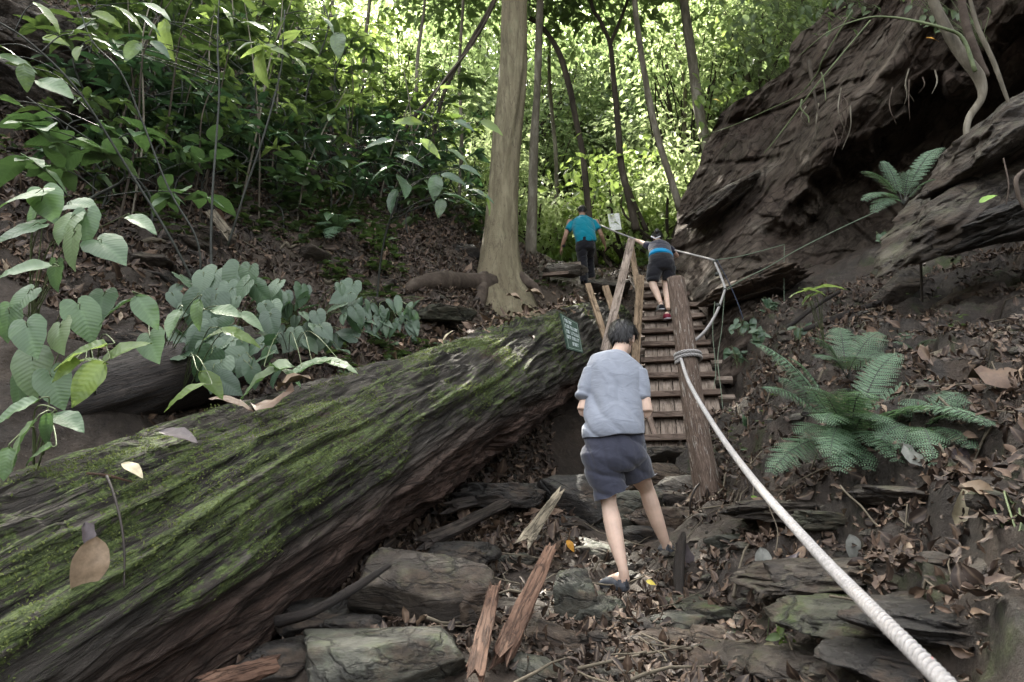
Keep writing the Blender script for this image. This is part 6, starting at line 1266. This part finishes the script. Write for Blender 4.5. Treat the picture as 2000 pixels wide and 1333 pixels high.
garment('trousers', mb, .012, black, m2, lambda p: .008*wrinkle(p, (.8, 0, .3), 9, 1, 6), 3)
mb = MB(); c_ = at(1100, 481, 13.23); mb.tube(np.array([c_-A(0, 0, .016), c_+A(0, 0, .016)]), .039, 12); mb.build('wristband', black, m2)
for hp in (at(1142,551,12.88), at(1156,549,13.28)):
    mb = MB(); limb(mb, [hp+A(0, -.02, .02), hp+A(0, .12, .04), hp+A(0, .25, .02)], [.045, .052, .035], 12, b=[.04, .05, .025]); mb.build('shoe', black, m2)
# --- climber in navy bending forward up the stairs
m3 = thing('person', 'climber in navy top and black shorts bending forward up the stairs gripping the rope', 'person', at(1292, 606, 10.4))
hd = at(1284, 466, 10.95); Rm = rotm(R(-8), R(48)); mb = MB(); head_geo(mb, hd, Rm, 1.0); limb(mb, [at(1285, 482, 10.75), at(1285, 474, 10.85), hd], [.06, .05, .05])
limb(mb, [at(1291,520,10.3), at(1290,500,10.4), at(1288,486,10.6), at(1286,478,10.75)], [.15, .14, .16, .11], 18, b=[.11, .10, .11, .08])
a, b, c = at(1266, 481, 10.7), at(1253, 474, 10.85), at(1241, 469, 10.95); limb(mb, [a, b], [.048, .038]); limb(mb, [b, c], [.038, .026]); hand(mb, c, (-.9, .35, .1), (0, 0, -1), .95, 1.1, 1)
a, b, c = at(1308, 486, 10.7), at(1322, 500, 10.9), at(1318, 492, 11.1); limb(mb, [a, b], [.048, .038]); limb(mb, [b, c], [.038, .026]); hand(mb, c, (-.1, .9, .3), (0, 0, -1), .95, .6, -1)
limb(mb, [at(1279,525,10.3), at(1275,553,10.25), at(1282,572,10.2), at(1290,592,10.1)], [.10, .062, .056, .034]); limb(mb, [at(1304,525,10.35), at(1301,552,10.35), at(1302,575,10.3), at(1305,604,10.1)], [.10, .062, .056, .034])
foot(mb, at(1292,603,10.05), (.15, .95, .15), .95); foot(mb, at(1304,621,9.95), (0, .9, .2), .95)
V, f_, _ = remesh(mb, .009, 2); obj('body', V, f_, skin1, m3); hairobj(hd, Rm, 1.04, m3, -.075, 1.06)
mb = MB(); pn = at(1283, 452, 10.86); ell(mb, pn, (.04, .04, .05)); V, f_ = mb.arrays(); obj('hair_bun', V*1, f_, hair, m3)
mb = MB(); mb.tube(spline([at(1272,462,10.86), at(1280,466,10.8), at(1290,462,10.86)], 4), .012, 8); mb.build('hair_band', flat('pale_band', (.5, .5, .55)), m3)
mb = MB(); limb(mb, [at(1291,502,10.35), at(1290,494,10.45), at(1288,484,10.6), at(1286,478,10.72)], [.185, .18, .185, .12], 24, b=[.13, .13, .13, .09]); a, b = at(1270, 482, 10.68), at(1261, 478, 10.76); limb(mb, [a, b], [.072, .062], 12); a, b = at(1306, 486, 10.68), at(1314, 492, 10.75); limb(mb, [a, b], [.072, .062], 12)
garment('top', mb, .011, navy, m3, lambda p: .003*wrinkle(p, (.9, 0, -.3), 9, 1, 5), 4)
mb = MB(); limb(mb, [at(1291,504,10.32), at(1291,498,10.36)], [.195, .19], 24, b=[.145, .14]); garment('blue_waistband', mb, .011, cyan, m3, lambda p: 0*p[:, 0]+.003, 2)
mb = MB(); limb(mb, [at(1291,503,10.32), at(1292,516,10.28), at(1292,528,10.28)], [.185, .20, .18], 24, b=[.14, .165, .15]); limb(mb, [at(1280,522,10.28), at(1276,540,10.25), at(1275,550,10.25)], [.125, .105, .095], 16); limb(mb, [at(1304,522,10.3), at(1306,538,10.3), at(1306,547,10.32)], [.125, .105, .095], 16)
garment('shorts', mb, .011, black, m3, lambda p: .007*wrinkle(p, (.8, 0, .3), 9, 1, 6), 3)
for i, hp in enumerate((at(1292,604,10.02), at(1304,622,9.92))):
    mb = MB(); limb(mb, [hp+A(0, -.03, .02), hp+A(0, .10, .05), hp+A(0, .23, .06)], [.042, .048, .032], 12, b=[.045, .048, .025]); so = mb.build('shoe', (black, flat('red_shoe', (.16, .01, .03)))[i], m3); mb = MB(); mb.tube(np.array([hp+A(0, -.05, -.012), hp+A(0, .24, .03)]), .044, 10, .010, (1, 0, 0)); mb.build('shoe_sole', flat('pale_sole', (.4, .4, .42)), so)
